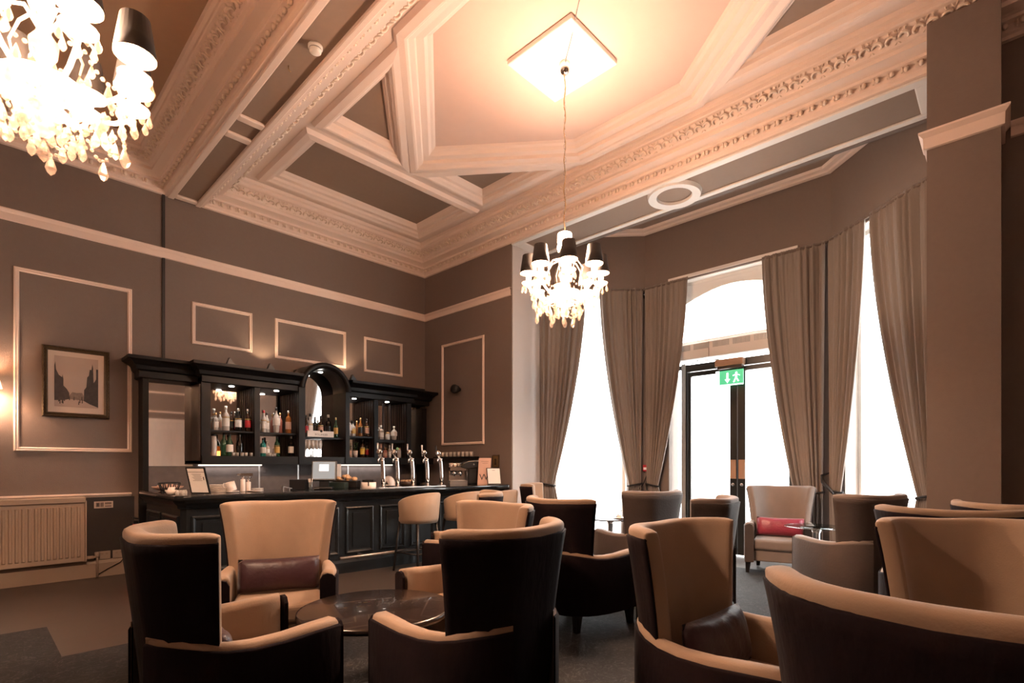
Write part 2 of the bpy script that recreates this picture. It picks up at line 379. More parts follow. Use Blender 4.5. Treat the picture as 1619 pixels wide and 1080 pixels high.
for (nm, p, pm, w) in panels:
    # moulding: outer flank drops below the ceiling, then steps up to the recessed panel (offset is negative = outside the panel)
    prof = [(-w-0.11, ZC), (-w-0.085, ZC-0.045), (-w-0.02, ZC-0.055), (-w, ZC-0.05), (-w+0.015, ZC-0.035), (-w*0.72, ZC-0.02), (-w*0.66, ZC+0.012), (-w*0.35, ZC+0.02), (-w*0.22, ZC+0.05), (-0.02, ZC+0.062), (0, ZP)]
    o = sweep(MB(), p, prof, True).build('trim_%d' % tn, M_CREAM)
    struct(o, 'stepped cream moulding round the %s ceiling panel' % nm, 'trim'); tn += 1
    n = len(p); q = offset_path(p, -0.01, True)
    pa = MB().add([(x, y, ZP) for x, y in q] + [(x, y, ZP+0.02) for x, y in q], [tuple(range(n)), tuple(range(n, 2*n))] + [(i, (i+1) % n, n+(i+1) % n, n+i) for i in range(n)])
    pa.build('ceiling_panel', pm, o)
# left ceiling
LX1 = 1.69
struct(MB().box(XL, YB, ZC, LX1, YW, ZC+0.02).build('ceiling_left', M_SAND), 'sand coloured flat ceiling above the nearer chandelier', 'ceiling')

# ---------------- main cornices
CPROF = [(0,4.50),(0.03,4.505),(0.035,4.53),(0.05,4.545),(0.055,4.60),(0.10,4.61),(0.10,4.635),(0.125,4.645),(0.20,4.66),(0.20,4.695),(0.225,4.705),(0.235,4.715),(0.255,4.755),(0.30,4.80),(0.325,4.805),(0.335,4.815),(0.335,4.85),(0.36,4.865),(0.37,4.90)]
def leaf_mesh():
    # a pair of curled acanthus leaves in relief: x along the run, y up the cove, z out
    mb = MB()
    for s in (-1, 1):
        pts = []
        for k in range(9):
            a = k/8; ang = a*4.3
            r = 0.046*(1-0.62*a)
            pts.append((s*(0.052 - r*math.cos(ang)), -0.012 + r*math.sin(ang)*1.0, 0.010+0.012*math.sin(a*PI)))
        mb.tube(pts, [0.004+0.009*math.sin(PI*(0.15+0.8*k/8)) for k in range(9)], 5)
        for k, (dx, dy, a) in enumerate(((0.012, 0.045, 0.5), (0.055, 0.048, 0.2), (0.015, -0.045, 2.4))):
            c = Vector((s*dx, dy, 0.008)); d = Vector((s*math.sin(a), math.cos(a), 0))*0.020; e = Vector((-d.y, d.x, 0))*0.4
            mb.add([c-d, c+e, c+d, c-e, c+Vector((0,0,0.012))], [(0,1,4),(1,2,4),(2,3,4),(3,0,4)])
    return mb.mesh('leaf_ornament', M_ORN)
LEAF = leaf_mesh()
EGG = MB().lathe([(0.0005,-0.022),(0.014,-0.018),(0.020,0),(0.014,0.018),(0.0005,0.022)], n=8, cap=False).box(0.026,-0.008,-0.022,0.036,0.008,0.022).mesh('bead_ornament', M_ORN)
def cornice(idx, path, label, closed=True):
    o = struct(sweep(MB(), path, CPROF, closed).build('trim_%d' % idx, M_CREAM), label, 'trim')
    n = len(path); inner = offset_path(path, 0.262, closed); den = offset_path(path, 0.075, closed)
    for i in range(n if closed else n-1):
        for ring, z, sp, me, nm, tilt, offd in ((inner, 4.758, 0.18, LEAF, 'leaf_ornament', True, 0), (den, 4.582, 0.10, EGG, 'bead_ornament', False, 0)):
            a = Vector(ring[i]); b = Vector(ring[(i+1) % n]); L = (b-a).length; t = (b-a)/L; nl = Vector((-t.y, t.x))
            k = max(1, int(L/sp))
            for j in range(k):
                c = a + t*(L*(j+0.5)/k)
                if c.y < -0.6 or (c.x < 1.7 and c.y < 2.2) : continue      # outside the photograph
                if tilt:
                    up = Vector((nl.x*0.72, nl.y*0.72, 0.69)); out = Vector((nl.x*0.69, nl.y*0.69, -0.72))
                    T = Tm((c.x, c.y, z), (t.x, t.y, 0), up, out)
                else:
                    T = Tm((c.x, c.y, z), (t.x, t.y, 0), (nl.x, nl.y, 0), (0,0,1))
                q = ob(nm, me, o); q.matrix_local = T
    return o
cornice(10, [(RX0,YB),(RX1,YB),(RX1,YW),(RX0,YW)], 'deep ornate cream cornice with leaf band around the main ceiling')
cornice(11, [(XL,YB),(LX1,YB),(LX1,YW),(XL,YW)], 'deep ornate cornice around the left hand ceiling above the picture wall')
# beam between the two ceilings, with panelled soffit
beam = struct(MB().box(LX1, YB, ZS+0.012, RX0, YW, 5.1).build('ceiling_beam', M_TAUPE), 'downstand beam crossing from the bar wall with panelled soffit', 'beam')
bf = MB()
bf.box(LX1, YB, ZS-0.025, LX1+0.07, YW, ZS+0.013); bf.box(RX0-0.06, YB, ZS-0.025, RX0, YW, ZS+0.013)
for y in (YW-0.07, 5.56, 5.22, 0.66, 0.32): bf.box(LX1+0.07, y-0.045, ZS-0.02, RX0-0.06, y+0.045, ZS+0.013)
bevel(bf.build('soffit_moulding', M_CREAM, beam), 0.012, 2)
# soffit of the bay beam: frame, two long panels, ring in the middle
so = struct(MB().box(XC+0.0, 0.38, ZS-0.012, 6.2, 5.3, ZS+0.001).build('trim_12', M_TAUPE), 'taupe soffit of the beam over the bay with a ring in its middle', 'trim')
sf = MB(); sf.box(XC-0.01, 0.38, ZS-0.035, XC+0.09, 5.3, ZS-0.01); sf.box(6.11, 0.38, ZS-0.035, 6.21, 5.3, ZS-0.01)
sf.box(XC+0.09, 5.12, ZS-0.03, 6.11, 5.3, ZS-0.01); sf.box(XC+0.09, 0.38, ZS-0.03, 6.11, 0.60, ZS-0.01)
bevel(sf.build('soffit_moulding', M_WHITE, so), 0.012, 2)
rg = MB(); rg.lathe([(0.20,-0.012),(0.205,-0.045),(0.30,-0.055),(0.315,-0.012)], (5.875, 2.92, ZS), 40, smooth=False, cap=False); rg.build('soffit_ring', M_WHITE, so)
# bay ceiling and its angular cornice
bc = [(6.2,5.3),(6.15,5.3),(7.2,4.06),(7.2,1.56),(6.15,0.38),(6.2,0.38)]
bcs = struct(MB().prism([(6.1,5.4),(7.5,4.2),(7.5,1.4),(6.1,0.3)], 4.80, 4.9).build('ceiling_bay', M_TAUPE), 'dark taupe ceiling of the bay window', 'ceiling')
path = [(6.15,0.38),(7.2,1.56),(7.2,4.06),(6.15,5.3)]
struct(sweep(MB(), path, [(0,4.765),(0.02,4.75),(0.07,4.755),(0.078,4.775),(0.10,4.78),(0.108,4.765),(0.155,4.77),(0.17,4.80)]).build('trim_13', M_CREAM), 'double banded cream trim round the bay ceiling', 'trim')
struct(MB().box(6.18, 0.38, ZS-0.04, 6.24, 5.3, 4.8).build('trim_14', M_WALL), 'inner face of the bay beam', 'trim')
# ---------------- picture rail
def rail(idx, path, label, z1=3.855, h=0.115):
    prof = [(0, z1-h), (0.018, z1-h+0.006), (0.02, z1-0.04), (0.03, z1-0.03), (0.042, z1-0.012), (0.042, z1), (0, z1)]
    return struct(sweep(MB(), path, prof).build('trim_%d' % idx, M_CREAM), label, 'trim')
rail(15, [(XC,5.3),(XC,YW),(XL,YW)], 'cream picture rail along the bar wall and its return')
rail(16, [(XC,0.0),(XC+0.0,YB)][::-1], 'cream picture rail on the dark wall right of the pilaster', 4.07-0.20, 0.115)
pr = MB(); path = [(XC,0.05),(5.23,0.05),(5.23,0.478),(XC,0.478)]
prof = [(0, 3.72), (0.02, 3.725), (0.022, 3.81), (0.05, 3.84), (0.05, 3.855), (0, 3.86)]
struct(sweep(pr, path, [(d, z+0.005) for d, z in prof]).build('trim_17', M_CREAM), 'cream picture rail wrapping the tall pilaster', 'trim')
# dado rail and skirting
struct(sweep(MB(), [(1.33,YW),(XL,YW)], [(0,0.885),(0.02,0.89),(0.03,0.905),(0.045,0.912),(0.045,0.925),(0,0.93)]).build('trim_18', M_CREAM), 'narrow cream dado rail above the radiator', 'trim')
struct(sweep(MB(), [(1.40,YW),(XL,YW)], [(0.012,0.0),(0.035,0.0),(0.035,0.15),(0.028,0.165),(0.022,0.18),(0.012,0.19)]).build('baseboard_left', M_SKIRT), 'deep cream skirting board under the radiator', 'baseboard')
struct(sweep(MB(), [(XC,5.3),(XC,YW)], [(0.0,0.0),(0.03,0.0),(0.03,0.17),(0.0,0.19)]).build('baseboard_return', M_SKIRT), 'skirting board beside the end of the bar', 'baseboard')
struct(sweep(MB(), [(XC,YB),(XC,0.05)], [(0.0,0.0),(0.03,0.0),(0.03,0.17),(0.0,0.19)]).build('baseboard_right', M_SKIRT), 'skirting board of the right hand wall', 'baseboard')
# wall frames
for i, (x0, z0, w, h, lab) in enumerate([(0.34,1.39,1.0,1.90,'large cream moulding frame on the wall around the hanging picture'),
      (1.95,2.76,0.72,0.53,'small cream moulding frame above the left end of the back bar'),
      (2.97,2.73,1.07,0.56,'wide cream moulding frame above the middle of the back bar'),
      (4.35,2.72,0.72,0.56,'small cream moulding frame above the right of the back bar')]):
    o = wall_frame('trim_%d' % (19+i), WY(x0, z0), w, h); struct(o, lab, 'trim')
struct(wall_frame('trim_23', WX(6.92, 1.57), 1.04, 1.69), 'tall cream moulding frame on the return wall around the speaker', 'trim')
# the frame on the back wall, seen in the mirror
struct(wall_frame('trim_24', Tm((4.2, YB, 2.62), (-1,0,0), (0,0,1), (0,1,0)), 1.0, 0.55), 'cream moulding frame over the rear door, seen in the mirror', 'trim')
# vertical wall casing
struct(MB().box(1.635, YW-0.018, 0.95, 1.665, YW, 3.74).box(1.635, YW-0.018, 3.86, 1.665, YW, 4.51).build('trim_25', M_DADO), 'thin dark vertical cable casing running up the bar wall', 'trim')
# rear door
dr = struct(MB().box(3.282, YB-0.10, 0, 4.218, YB-0.04, 2.379).build('door_2', M_DOORW), 'pale limed panelled door on the wall behind the camera', 'door')
dm = MB()
for x in (3.40, 3.80):
    for z0, z1 in ((0.2, 1.0), (1.15, 2.2)):
        dm.box(x, YB-0.045, z0, x+0.32, YB-0.03, z1)
bevel(dm.build('door_panel', M_DOORW, dr), 0.01, 2)
ar = MB(); ar.box(3.20, YB, 0, 3.29, YB+0.03, 2.46); ar.box(4.21, YB, 0, 4.30, YB+0.03, 2.46); ar.box(3.29, YB, 2.37, 4.21, YB+0.03, 2.46)
ar.build('architrave', M_DOORW, dr); MB().sphere((4.12, YB-0.02, 1.05), 0.025).build('door_knob', M_BRASS, dr)

# ---------------- carpet
cp = [(-1.75,YB+0.05),(5.5,YB+0.05),(5.5,0.9),(6.45,0.95),(6.45,4.43),(0.43,4.43),(0.43,5.33),(-1.75,5.33)]
tag(MB().prism(cp, 0.0, 0.012).build('carpet', M_CARPET), 'charcoal patterned carpet with a notched corner, covering the lounge floor', 'carpet')
# ---------------- outside ground
struct(MB().box(7.5, -20, -0.16, 60, 30, -0.12).build('ground', M_PAVE), 'pale paved street outside the bay window', 'ground')

# ================================================================ WINDOWS AND DOOR
def window(idx, T, o0, o1, zb, zt, label):
    w = MB(); f = 0.06
    w.box(o0, 0.16, zb, o0+f, 0.24, zt, T); w.box(o1-f, 0.16, zb, o1, 0.24, zt, T); w.box(o0+f, 0.16, zb, o1-f, 0.24, zb+f, T); w.box(o0+f, 0.16, zt-f, o1-f, 0.24, zt, T)
    root = struct(w.build('window_%d' % idx, M_WHITE), label, 'window')
    zm = zb+(zt-zb)*0.52
    MB().box(o0+f, 0.195, zb+f, o1-f, 0.201, zt-f, T).build('pane', M_GLASS, root)
    MB().box(o0+0.001, 0.0, zb, o1-0.001, 0.16, zb+0.02, T).build('window_sill', M_WHITE, root)
    r = MB(); r.box(o0+0.001, 0.002, zb+0.02, o0+0.012, 0.16, zt-0.001, T); r.box(o1-0.012, 0.002, zb+0.02, o1-0.001, 0.16, zt-0.001, T); r.box(o0+0.012, 0.002, zt-0.014, o1-0.012, 0.16, zt-0.001, T)
    r.build('reveal_lining', M_WHITE, root)
    return root
window(1, T1, 0.22, 1.36, 0.12, 3.92, 'tall plain window in the left canted side of the bay')
window(3, T3, 0.22, 1.36, 0.12, 3.92, 'tall plain window in the right canted side of the bay')
# transom window above the door. local x of T2: 0 at Y=4.06, runs to Y=1.56
def lx(y): return 4.06-y
w2 = MB(); a, b = 0.40, 2.14
w2.box(a, 0.12, 3.00, a+0.05, 0.2, 3.94, T2); w2.box(b-0.05, 0.12, 3.0, b, 0.2, 3.94, T2); w2.box(a+0.05, 0.12, 3.0, b-0.05, 0.2, 3.05, T2); w2.box(a+0.05, 0.12, 3.87, b-0.05, 0.2, 3.94, T2)
w2r = struct(w2.build('window_2', M_WHITE), 'wide transom light over the glazed entrance door', 'window')
MB().box(a+0.05, 0.155, 3.05, b-0.05, 0.16, 3.87, T2).build('pane', M_GLASS, w2r)
lin = MB(); lin.box(a+0.001, 0.002, 2.98, a+0.015, 0.12, 3.93, T2); lin.box(b-0.015, 0.002, 2.98, b-0.001, 0.12, 3.93, T2); lin.box(a+0.015, 0.002, 3.915, b-0.015, 0.12, 3.94, T2)
lin.box(a, -0.03, 3.94, b, 0.0, 3.99, T2)
lin.build('reveal_lining', M_WHITE, w2r)
# arched head moulding inside the transom
arc = MB(); arc.prism([(a+0.05, 3.87), (a+0.05, 3.55)] + [(a+0.05+(b-a-0.1)*k/12, 3.55+0.22*math.sin(PI*k/12)) for k in range(1, 12)] + [(b-0.05, 3.55), (b-0.05, 3.87)], 0.13, 0.15, T2 @ Tm((0,0,0),(1,0,0),(0,0,1),(0,1,0)))
arc.build('arched_head', M_WHITE, w2r)
# door frame + leaves
d1 = MB(); d1.box(lx(3.43), 0.06, 0, lx(3.405), 0.16, 2.70, T2); d1.box(a, 0.06, 2.64, lx(3.49), 0.16, 2.70, T2)
d1r = struct(d1.build('door_1', M_DARKFR), 'black framed glazed double entrance door in the middle of the bay', 'door')
MB().box(lx(3.49), 0.05, 0, lx(3.43), 0.18, 2.72, T2).build('aluminium_jamb', M_GREYM, d1r)
MB().box(a, 0.105, 0.0, lx(3.49), 0.111, 2.64, T2).build('pane', M_GLASS, d1r)
MB().box(b-0.06, 0.06, 0, b, 0.16, 2.70, T2).build('door_frame', M_DARKFR, d1r)
MB().box(lx(3.405), 0.06, 2.60, b-0.06, 0.16, 2.70, T2).build('door_head', M_DARKFR, d1r)
for y0, y1, nm in ((3.40, 2.70, 'left'), (2.695, 2.0, 'right')):
    l = MB(); x0, x1 = lx(y0), lx(y1); wl = 0.04 if nm == 'left' else 0.10; wr = 0.10 if nm == 'left' else 0.05
    l.box(x0, 0.08, 0.02, x0+wl, 0.13, 2.59, T2); l.box(x1-wr, 0.08, 0.02, x1, 0.13, 2.59, T2); l.box(x0+wl, 0.08, 2.53, x1-wr, 0.13, 2.59, T2); l.box(x0+wl, 0.08, 0.02, x1-wr, 0.13, 0.42, T2)
    lf = l.build('door_leaf', M_DARKFR, d1r)
    MB().box(x0+wl, 0.10, 0.42, x1-wr, 0.106, 2.53, T2).build('pane', M_GLASS, lf)
    hx = x1-0.055 if nm == 'left' else x0+0.055
    MB().box(hx-0.04, 0.07, 1.06, hx+0.04, 0.08, 1.32, T2).build('push_plate', M_WOODB, lf)
    MB().lathe([(0.022, 0), (0.022, 0.012), (0.012, 0.014)], n=14, T=T2 @ Tm((hx, 0.08, 0.98), (1,0,0), (0,0,1), (0,-1,0))).build('lock_cylinder', M_CHROME, lf)
# air curtain, door closer, exit sign
ac = empty('air_heater', (7.2, 3.0, 2.72)); tag(ac, 'long white air curtain heater with grilles mounted over the door', 'heater')
def reparent(o, r):
    o.parent = r; o.matrix_parent_inverse = Matrix.Translation(-Vector(r.location)) if r.rotation_euler.z == 0 else r.matrix_world.inverted(); return o
T2w = T2
g = bevel(MB().box(a+0.02, -0.03, 2.76, b-0.02, 0.11, 2.979, T2).build('casing', M_WHITE), 0.01, 2); reparent(g, ac)
for k in range(6):
    gx = a+0.12+k*0.275; gm = MB()
    for j in range(12): gm.box(gx+j*0.019, -0.036, 2.885, gx+j*0.019+0.010, -0.028, 2.965, T2)
    o = gm.build('grille', M_GREYM); reparent(o, ac)
for x in (lx(3.05), lx(2.25)):
    o = MB().box(x, -0.035, 2.765, x+0.004, -0.029, 2.975, T2).build('casing_joint', M_BLACK); reparent(o, ac)
cl = empty('door_closer', (7.2, 2.78, 2.62)); tag(cl, 'copper toned door closer box above the meeting stiles', 'door closer')
reparent(bevel(MB().box(lx(2.96), -0.05, 2.60, lx(2.58), 0.055, 2.695, T2).build('closer_cover', M_WOODB), 0.01), cl)
reparent(MB().box(lx(2.93), -0.03, 2.565, lx(2.60), 0.055, 2.60, T2).build('closer_underside', M_FLUTE), cl)
reparent(MB().tube([T2 @ Vector((lx(2.9), -0.04, 2.70)), T2 @ Vector((lx(3.2), -0.06, 2.72)), T2 @ Vector((lx(3.3), 0.0, 2.70))], 0.008, 6).build('closer_arm', M_GREYM), cl)
ex = empty('exit_sign', (7.2, 2.76, 2.38)); tag(ex, 'green running man exit sign with down arrow hung under the door head', 'exit sign')
reparent(MB().box(lx(2.95), -0.03, 2.33, lx(2.58), -0.018, 2.535, T2).build('sign_plate', M_GREEN), ex)
reparent(MB().box(lx(2.95), -0.0325, 2.33, lx(2.90), -0.030, 2.535, T2).box(lx(2.95), -0.0325, 2.33, lx(2.58), -0.030, 2.345, T2).build('sign_border', M_SIGNW), ex)
Ts = T2 @ Tm((lx(2.79), -0.031, 2.43), (1,0,0), (0,0,1), (0,-1,0))
ar = MB().prism([(-0.012,0.07),(-0.012,-0.015),(-0.035,-0.015),(0,-0.065),(0.035,-0.015),(0.012,-0.015),(0.012,0.07)], 0, 0.003, Ts); reparent(ar.build('arrow_symbol', M_SIGNW), ex)
Ts = T2 @ Tm((lx(2.67), -0.031, 2.43), (1,0,0), (0,0,1), (0,-1,0))
rm = MB(); rm.lathe([(0.014,0),(0.014,0.003)], (0.0,0.06,0), 12, Ts)
for P4 in ([(-0.012,0.045),(0.012,0.045),(0.005,-0.01),(-0.018,-0.01)], [(-0.018,-0.01),(-0.002,-0.01),(-0.03,-0.065),(-0.045,-0.06)], [(-0.004,-0.01),(0.008,-0.005),(0.035,-0.05),(0.022,-0.058)], [(0.008,0.045),(0.012,0.034),(0.045,0.02),(0.045,0.03)], [(-0.012,0.045),(-0.016,0.032),(-0.045,0.02),(-0.048,0.032)]):
    rm.prism(P4, 0, 0.003, Ts)
reparent(rm.build('running_man_symbol', M_SIGNW), ex)

# ================================================================ CURTAINS
def curtain(T, x0, x1, side, label, ztop=3.90, ztie=0.95, zbot=0.03, tie_w=0.19, flare=0.30, off=-0.10, folds=9, name='curtain'):
    """x0..x1 across the wall at the rod; side -1: gathered towards x0, +1 towards x1"""
    N = folds*8; zs = [ztop+0.03, ztop-0.01, ztop-0.05, ztop-0.09] + [ztop-0.09-(ztop-0.09-ztie)*k/26 for k in range(1, 27)] + [ztie-(ztie-zbot)*k/7 for k in range(1, 8)]
    ph = random.random()*6
    P = []
    for z in zs:
        row = []
        if z >= ztie:
            t = (ztop-z)/(ztop-ztie); t = max(0, t)
            w = (x1-x0)*(1-t**1.55) + tie_w*t**1.55
        else:
            t = 1; q = (ztie-z)/(ztie-zbot); w = tie_w + (flare-tie_w)*min(1, q*1.6)**0.8
        anchor = x0+0.03*t if side < 0 else x1-0.03*t
        for i in range(N+1):
            u = i/N
            x = anchor + u*w if side < 0 else anchor - w + u*w
            uu = u + 0.012*math.sin(u*17+ph)
            amp = 0.030*(0.35 if z > ztop-0.02 else 1) * (0.75+0.5*math.sin(u*9+ph)) * (1-0.25*t)
            fr = folds*(1 if z < ztop-0.06 else 1)
            d = amp*math.sin(2*PI*fr*uu+ph) + amp*0.35*math.sin(2*PI*fr*2.3*uu+1.3+z*0.5)
            if z > ztop-0.06: d += 0.007*math.sin(2*PI*fr*3*u)
            row.append(T @ Vector((x, off+d, z)))
        P.append(row)
    mb = MB().grid(P, True); o = mb.build(name, M_CURT, fix=False)
    md = o.modifiers.new('s', 'SOLIDIFY'); md.thickness = 0.006; md.offset = 0
    tag(o, label, 'curtain', None)
    # tieback band as a part
    ax = x0+0.03+tie_w/2 if side < 0 else x1-0.03-tie_w/2
    ring = [T @ Vector((ax+(tie_w/2+0.012)*math.cos(2*PI*k/20), off+0.052*math.sin(2*PI*k/20), ztie+0.02*math.cos(2*PI*k/20)*side)) for k in range(21)]
    MB().tube(ring, 0.013, 6, cap=False).build('tieback', M_TASSEL, o)
    return o
curtain(T1, 0.02, 0.72, -1, 'leftmost taupe curtain, at the left side of the left bay window', folds=8)
curtain(T1, 0.93, 1.58, 1, 'taupe curtain at the right side of the left bay window, beside the call point', folds=8)
curtain(T2, 0.06, 0.74, -1, 'taupe curtain at the left side of the glazed entrance door', folds=8)
curtain(T2, 1.735, 2.46, 1, 'taupe curtain at the right side of the glazed entrance door', folds=8, tie_w=0.32, ztie=0.90)
curtain(T3, 0.09, 0.66, -1, 'taupe curtain at the left side of the right bay window, with black tieback', folds=7, tie_w=0.17)
curtain(T3, 0.72, 1.56, 1, 'rightmost taupe curtain, beside the tall pilaster', folds=8, tie_w=0.2)
for T, L, lab in ((T1, L1, 'left bay window'), (T2, L2, 'entrance door'), (T3, L3, 'right bay window')):
    r = MB().tube([T @ Vector((0.03, -0.10, 3.90)), T @ Vector((L-0.05, -0.10, 3.90))], 0.012, 8)
    o = r.build('curtain_rail', M_WALL); tag(o, 'thin taupe curtain rail over the %s' % lab, 'curtain rail')
    for x in (0.06, L-0.08): MB().box(x-0.01, -0.1, 3.90, x+0.01, 0.0, 3.915, T).build('bracket', M_WALL, o)
# hanging black tie cord right of the armchair by the door
o = MB().tube([T3 @ Vector(p) for p in ((0.30,-0.2,0.92),(0.15,-0.22,1.05),(0.05,-0.16,1.12),(0.01,-0.04,1.15))], [0.012,0.02,0.016,0.008], 8).build('tieback_cord', M_TASSEL)
tag(o, 'black tieback cord looped to the wall behind the armchair by the door', 'tieback')
o = MB().tube([T2 @ Vector(p) for p in ((0.13,-0.17,0.88),(0.07,-0.08,0.98),(0.045,-0.01,1.10),(0.03,-0.08,0.98),(-0.02,-0.16,0.86))], 0.011, 6).build('tieback_cord', M_TASSEL)
tag(o, 'black tieback cords hooked on the wall below the red call point', 'tieback')
# call point and alarm sounder between left window and door
cpnt = empty('fire_call_point', (7.2, 4.02, 1.2)); tag(cpnt, 'small red fire call point on the wall between two curtains', 'call point')
bevel(MB().box(-0.045, -0.05, -0.05, -0.001, 0.05, 0.05).build('housing', M_RED, cpnt), 0.006); MB().box(-0.049, -0.035, -0.025, -0.045, 0.035, 0.012).build('glass_label', M_PAPER, cpnt)
sd = empty('alarm_sounder', (7.19, 4.03, 3.84)); tag(sd, 'small black round sounder on the wall above the curtain gap', 'alarm')
MB().lathe([(0.05,0),(0.055,0.03),(0.035,0.05),(0.015,0.04)], n=18, T=Tm((0,0,0),(0,1,0),(0,0,1),(-1,0,0))).build('body', M_BLACK, sd)
MB().lathe([(0.012,0.04),(0.012,0.056),(0.001,0.06)], n=10, T=Tm((0,0,0),(0,1,0),(0,0,1),(-1,0,0))).build('centre_cap', M_GREYM, sd)
# wall speaker
sp = empty('wall_speaker', (XC, 6.46, 2.47)); tag(sp, 'small black loudspeaker inside the tall moulding frame on the return wall', 'speaker')
MB().lathe([(0.03,0),(0.03,0.05),(0.06,0.055),(0.075,0.12),(0.06,0.15),(0.0001,0.145)], n=18, T=Tm((0,0,0),(0,1,0),(0,0,1),(-1,0,0))).build('body', M_SPKR, sp)
MB().box(-0.05,-0.02,-0.02,0.0,0.02,0.02).build('bracket', M_SPKR, sp)
# plaque on return wall
pl = empty('wall_plaque', (XC, 5.62, 1.30)); tag(pl, 'small brass toned framed plaque on the wall above the end of the bar', 'plaque')
MB().box(-0.015,-0.07,-0.10,-0.001,0.07,0.10).build('frame', M_GILT, pl); MB().box(-0.017,-0.055,-0.085,-0.015,0.055,0.085).build('plate', M_BRASS, pl)
MB().prism([(-0.02,-0.05),(0.02,-0.05),(0.012,0.01),(0.02,0.03),(0,0.05),(-0.02,0.03),(-0.012,0.01)], 0, 0.003, Tm((-0.017,0,0),(0,-1,0),(0,0,1),(-1,0,0))).build('emblem', M_GILT, pl)

# ================================================================ LEFT WALL ITEMS
# radiator
rd = empty('radiator', (0.0, YW-0.012, 0.2)); tag(rd, 'long cream column panel radiator below the dado rail', 'radiator')
x0r, x1r = -1.2, 0.90
pb = MB(); pb.box(x0r, -0.10, 0.0, x1r, -0.03, 0.66); bevel(pb.build('radiator_body', M_RAD, rd), 0.008)
nr = 42
rib = MB(); w = (x1r-x0r-0.06)/nr*0.33
rib.add([(-w,0,0.05),(-w*0.5,-0.013,0.06),(w*0.5,-0.013,0.06),(w,0,0.05),(-w,0,0.60),(-w*0.5,-0.013,0.59),(w*0.5,-0.013,0.59),(w,0,0.60)], [(0,1,5,4),(1,2,6,5),(2,3,7,6),(0,3,2,1),(4,5,6,7)])
ribm = rib.mesh('radiator_rib', M_RAD)
for k in range(nr): ob('radiator_rib', ribm, rd, (x0r+0.03+(x1r-x0r-0.06)*(k+0.5)/nr, -0.1005, 0))
bevel(MB().box(x0r-0.005, -0.125, 0.64, x1r+0.005, -0.01, 0.70).build('top_grille', M_RAD, rd), 0.008)
MB().box(x1r, -0.115, 0.0, x1r+0.012, -0.01, 0.66).build('side_panel', M_RAD, rd)
for x in (-0.9, 0.6): MB().box(x-0.02, -0.03, 0.1, x+0.02, 0.0, 0.6).build('bracket', M_RAD, rd)
MB().tube([(x1r,-0.06,0.03),(x1r+0.05,-0.06,0.03),(x1r+0.10,-0.06,0.03),(x1r+0.11,-0.06,0.02),(x1r+0.11,-0.06,-0.195)], 0.011, 8).build('pipe', M_RAD, rd)
MB().tube([(x1r+0.02,-0.06,0.03),(x1r+0.08,-0.06,0.03)], 0.02, 10).lathe([(0.02,0.0),(0.024,0.01),(0.024,0.05),(0.02,0.055)], (x1r+0.11,-0.06,0.03), 10).build('valve', M_RAD, rd)
# sockets and sticker
for i, x in enumerate((1.08, 1.21)):
    s = empty('power_socket', (x, YW-0.012, 0.235)); tag(s, ('cream wall socket next to the radiator pipe', 'cream wall socket nearer the end of the bar')[i], 'socket')
    bevel(MB().box(-0.055,-0.015,-0.045,0.055,-0.0005,0.045).build('face_plate', M_RAD, s), 0.004)
    MB().box(-0.03,-0.018,0.01,-0.01,-0.015,0.025).box(0.01,-0.018,0.01,0.03,-0.015,0.025).build('switch', M_SKIRT, s)
nt_ = empty('notice_card', (1.075, YW-0.012, 0.80)); tag(nt_, 'small printed card fixed on the dark dado right of the radiator', 'notice')
MB().box(-0.085,-0.006,-0.035,0.085,-0.0005,0.04).build('card', M_MAT_, nt_)
MB().box(-0.07,-0.008,-0.022,-0.035,-0.006,0.028).box(-0.03,-0.008,-0.022,0.0,-0.006,0.028).box(0.01,-0.008,-0.022,0.07,-0.006,-0.008).box(0.01,-0.008,0.004,0.07,-0.006,0.028).build('print', M_SEPIAM, nt_)
MB().box(-0.062,-0.009,-0.015,-0.045,-0.008,0.02).build('symbol', M_SEPIA, nt_)
cabl = MB().tube([(1.02,YW-0.05,0.03),(1.1,YW-0.05,0.08),(1.22,YW-0.05,0.14),(1.26,YW-0.04,0.19)], 0.004, 5).build('power_cable', M_PLUM); tag(cabl, 'thin dark cable drooping below the two sockets', 'cable')
# extinguisher at the end of the bar
fe = empty('fire_extinguisher', (1.24, 6.7, 0.0)); tag(fe, 'red fire extinguisher with black horn standing against the left end of the bar', 'fire extinguisher')
MB().lathe([(0.07,0),(0.075,0.02),(0.075,0.50),(0.055,0.57),(0.02,0.60),(0.02,0.63)], n=18).build('cylinder', M_RED, fe)
MB().box(-0.02,-0.05,0.63,0.02,0.05,0.66).box(-0.015,-0.10,0.68,0.015,0.03,0.695).build('valve_handle', M_BLACK, fe)
MB().tube([(0,0.05,0.64),(0,0.10,0.6),(0,0.10,0.4),(0,0.09,0.25)], 0.012, 8).build('hose', M_BLACK, fe)
MB().box(-0.076,-0.04,0.25,-0.06,0.04,0.42).build('label', M_PAPER, fe)
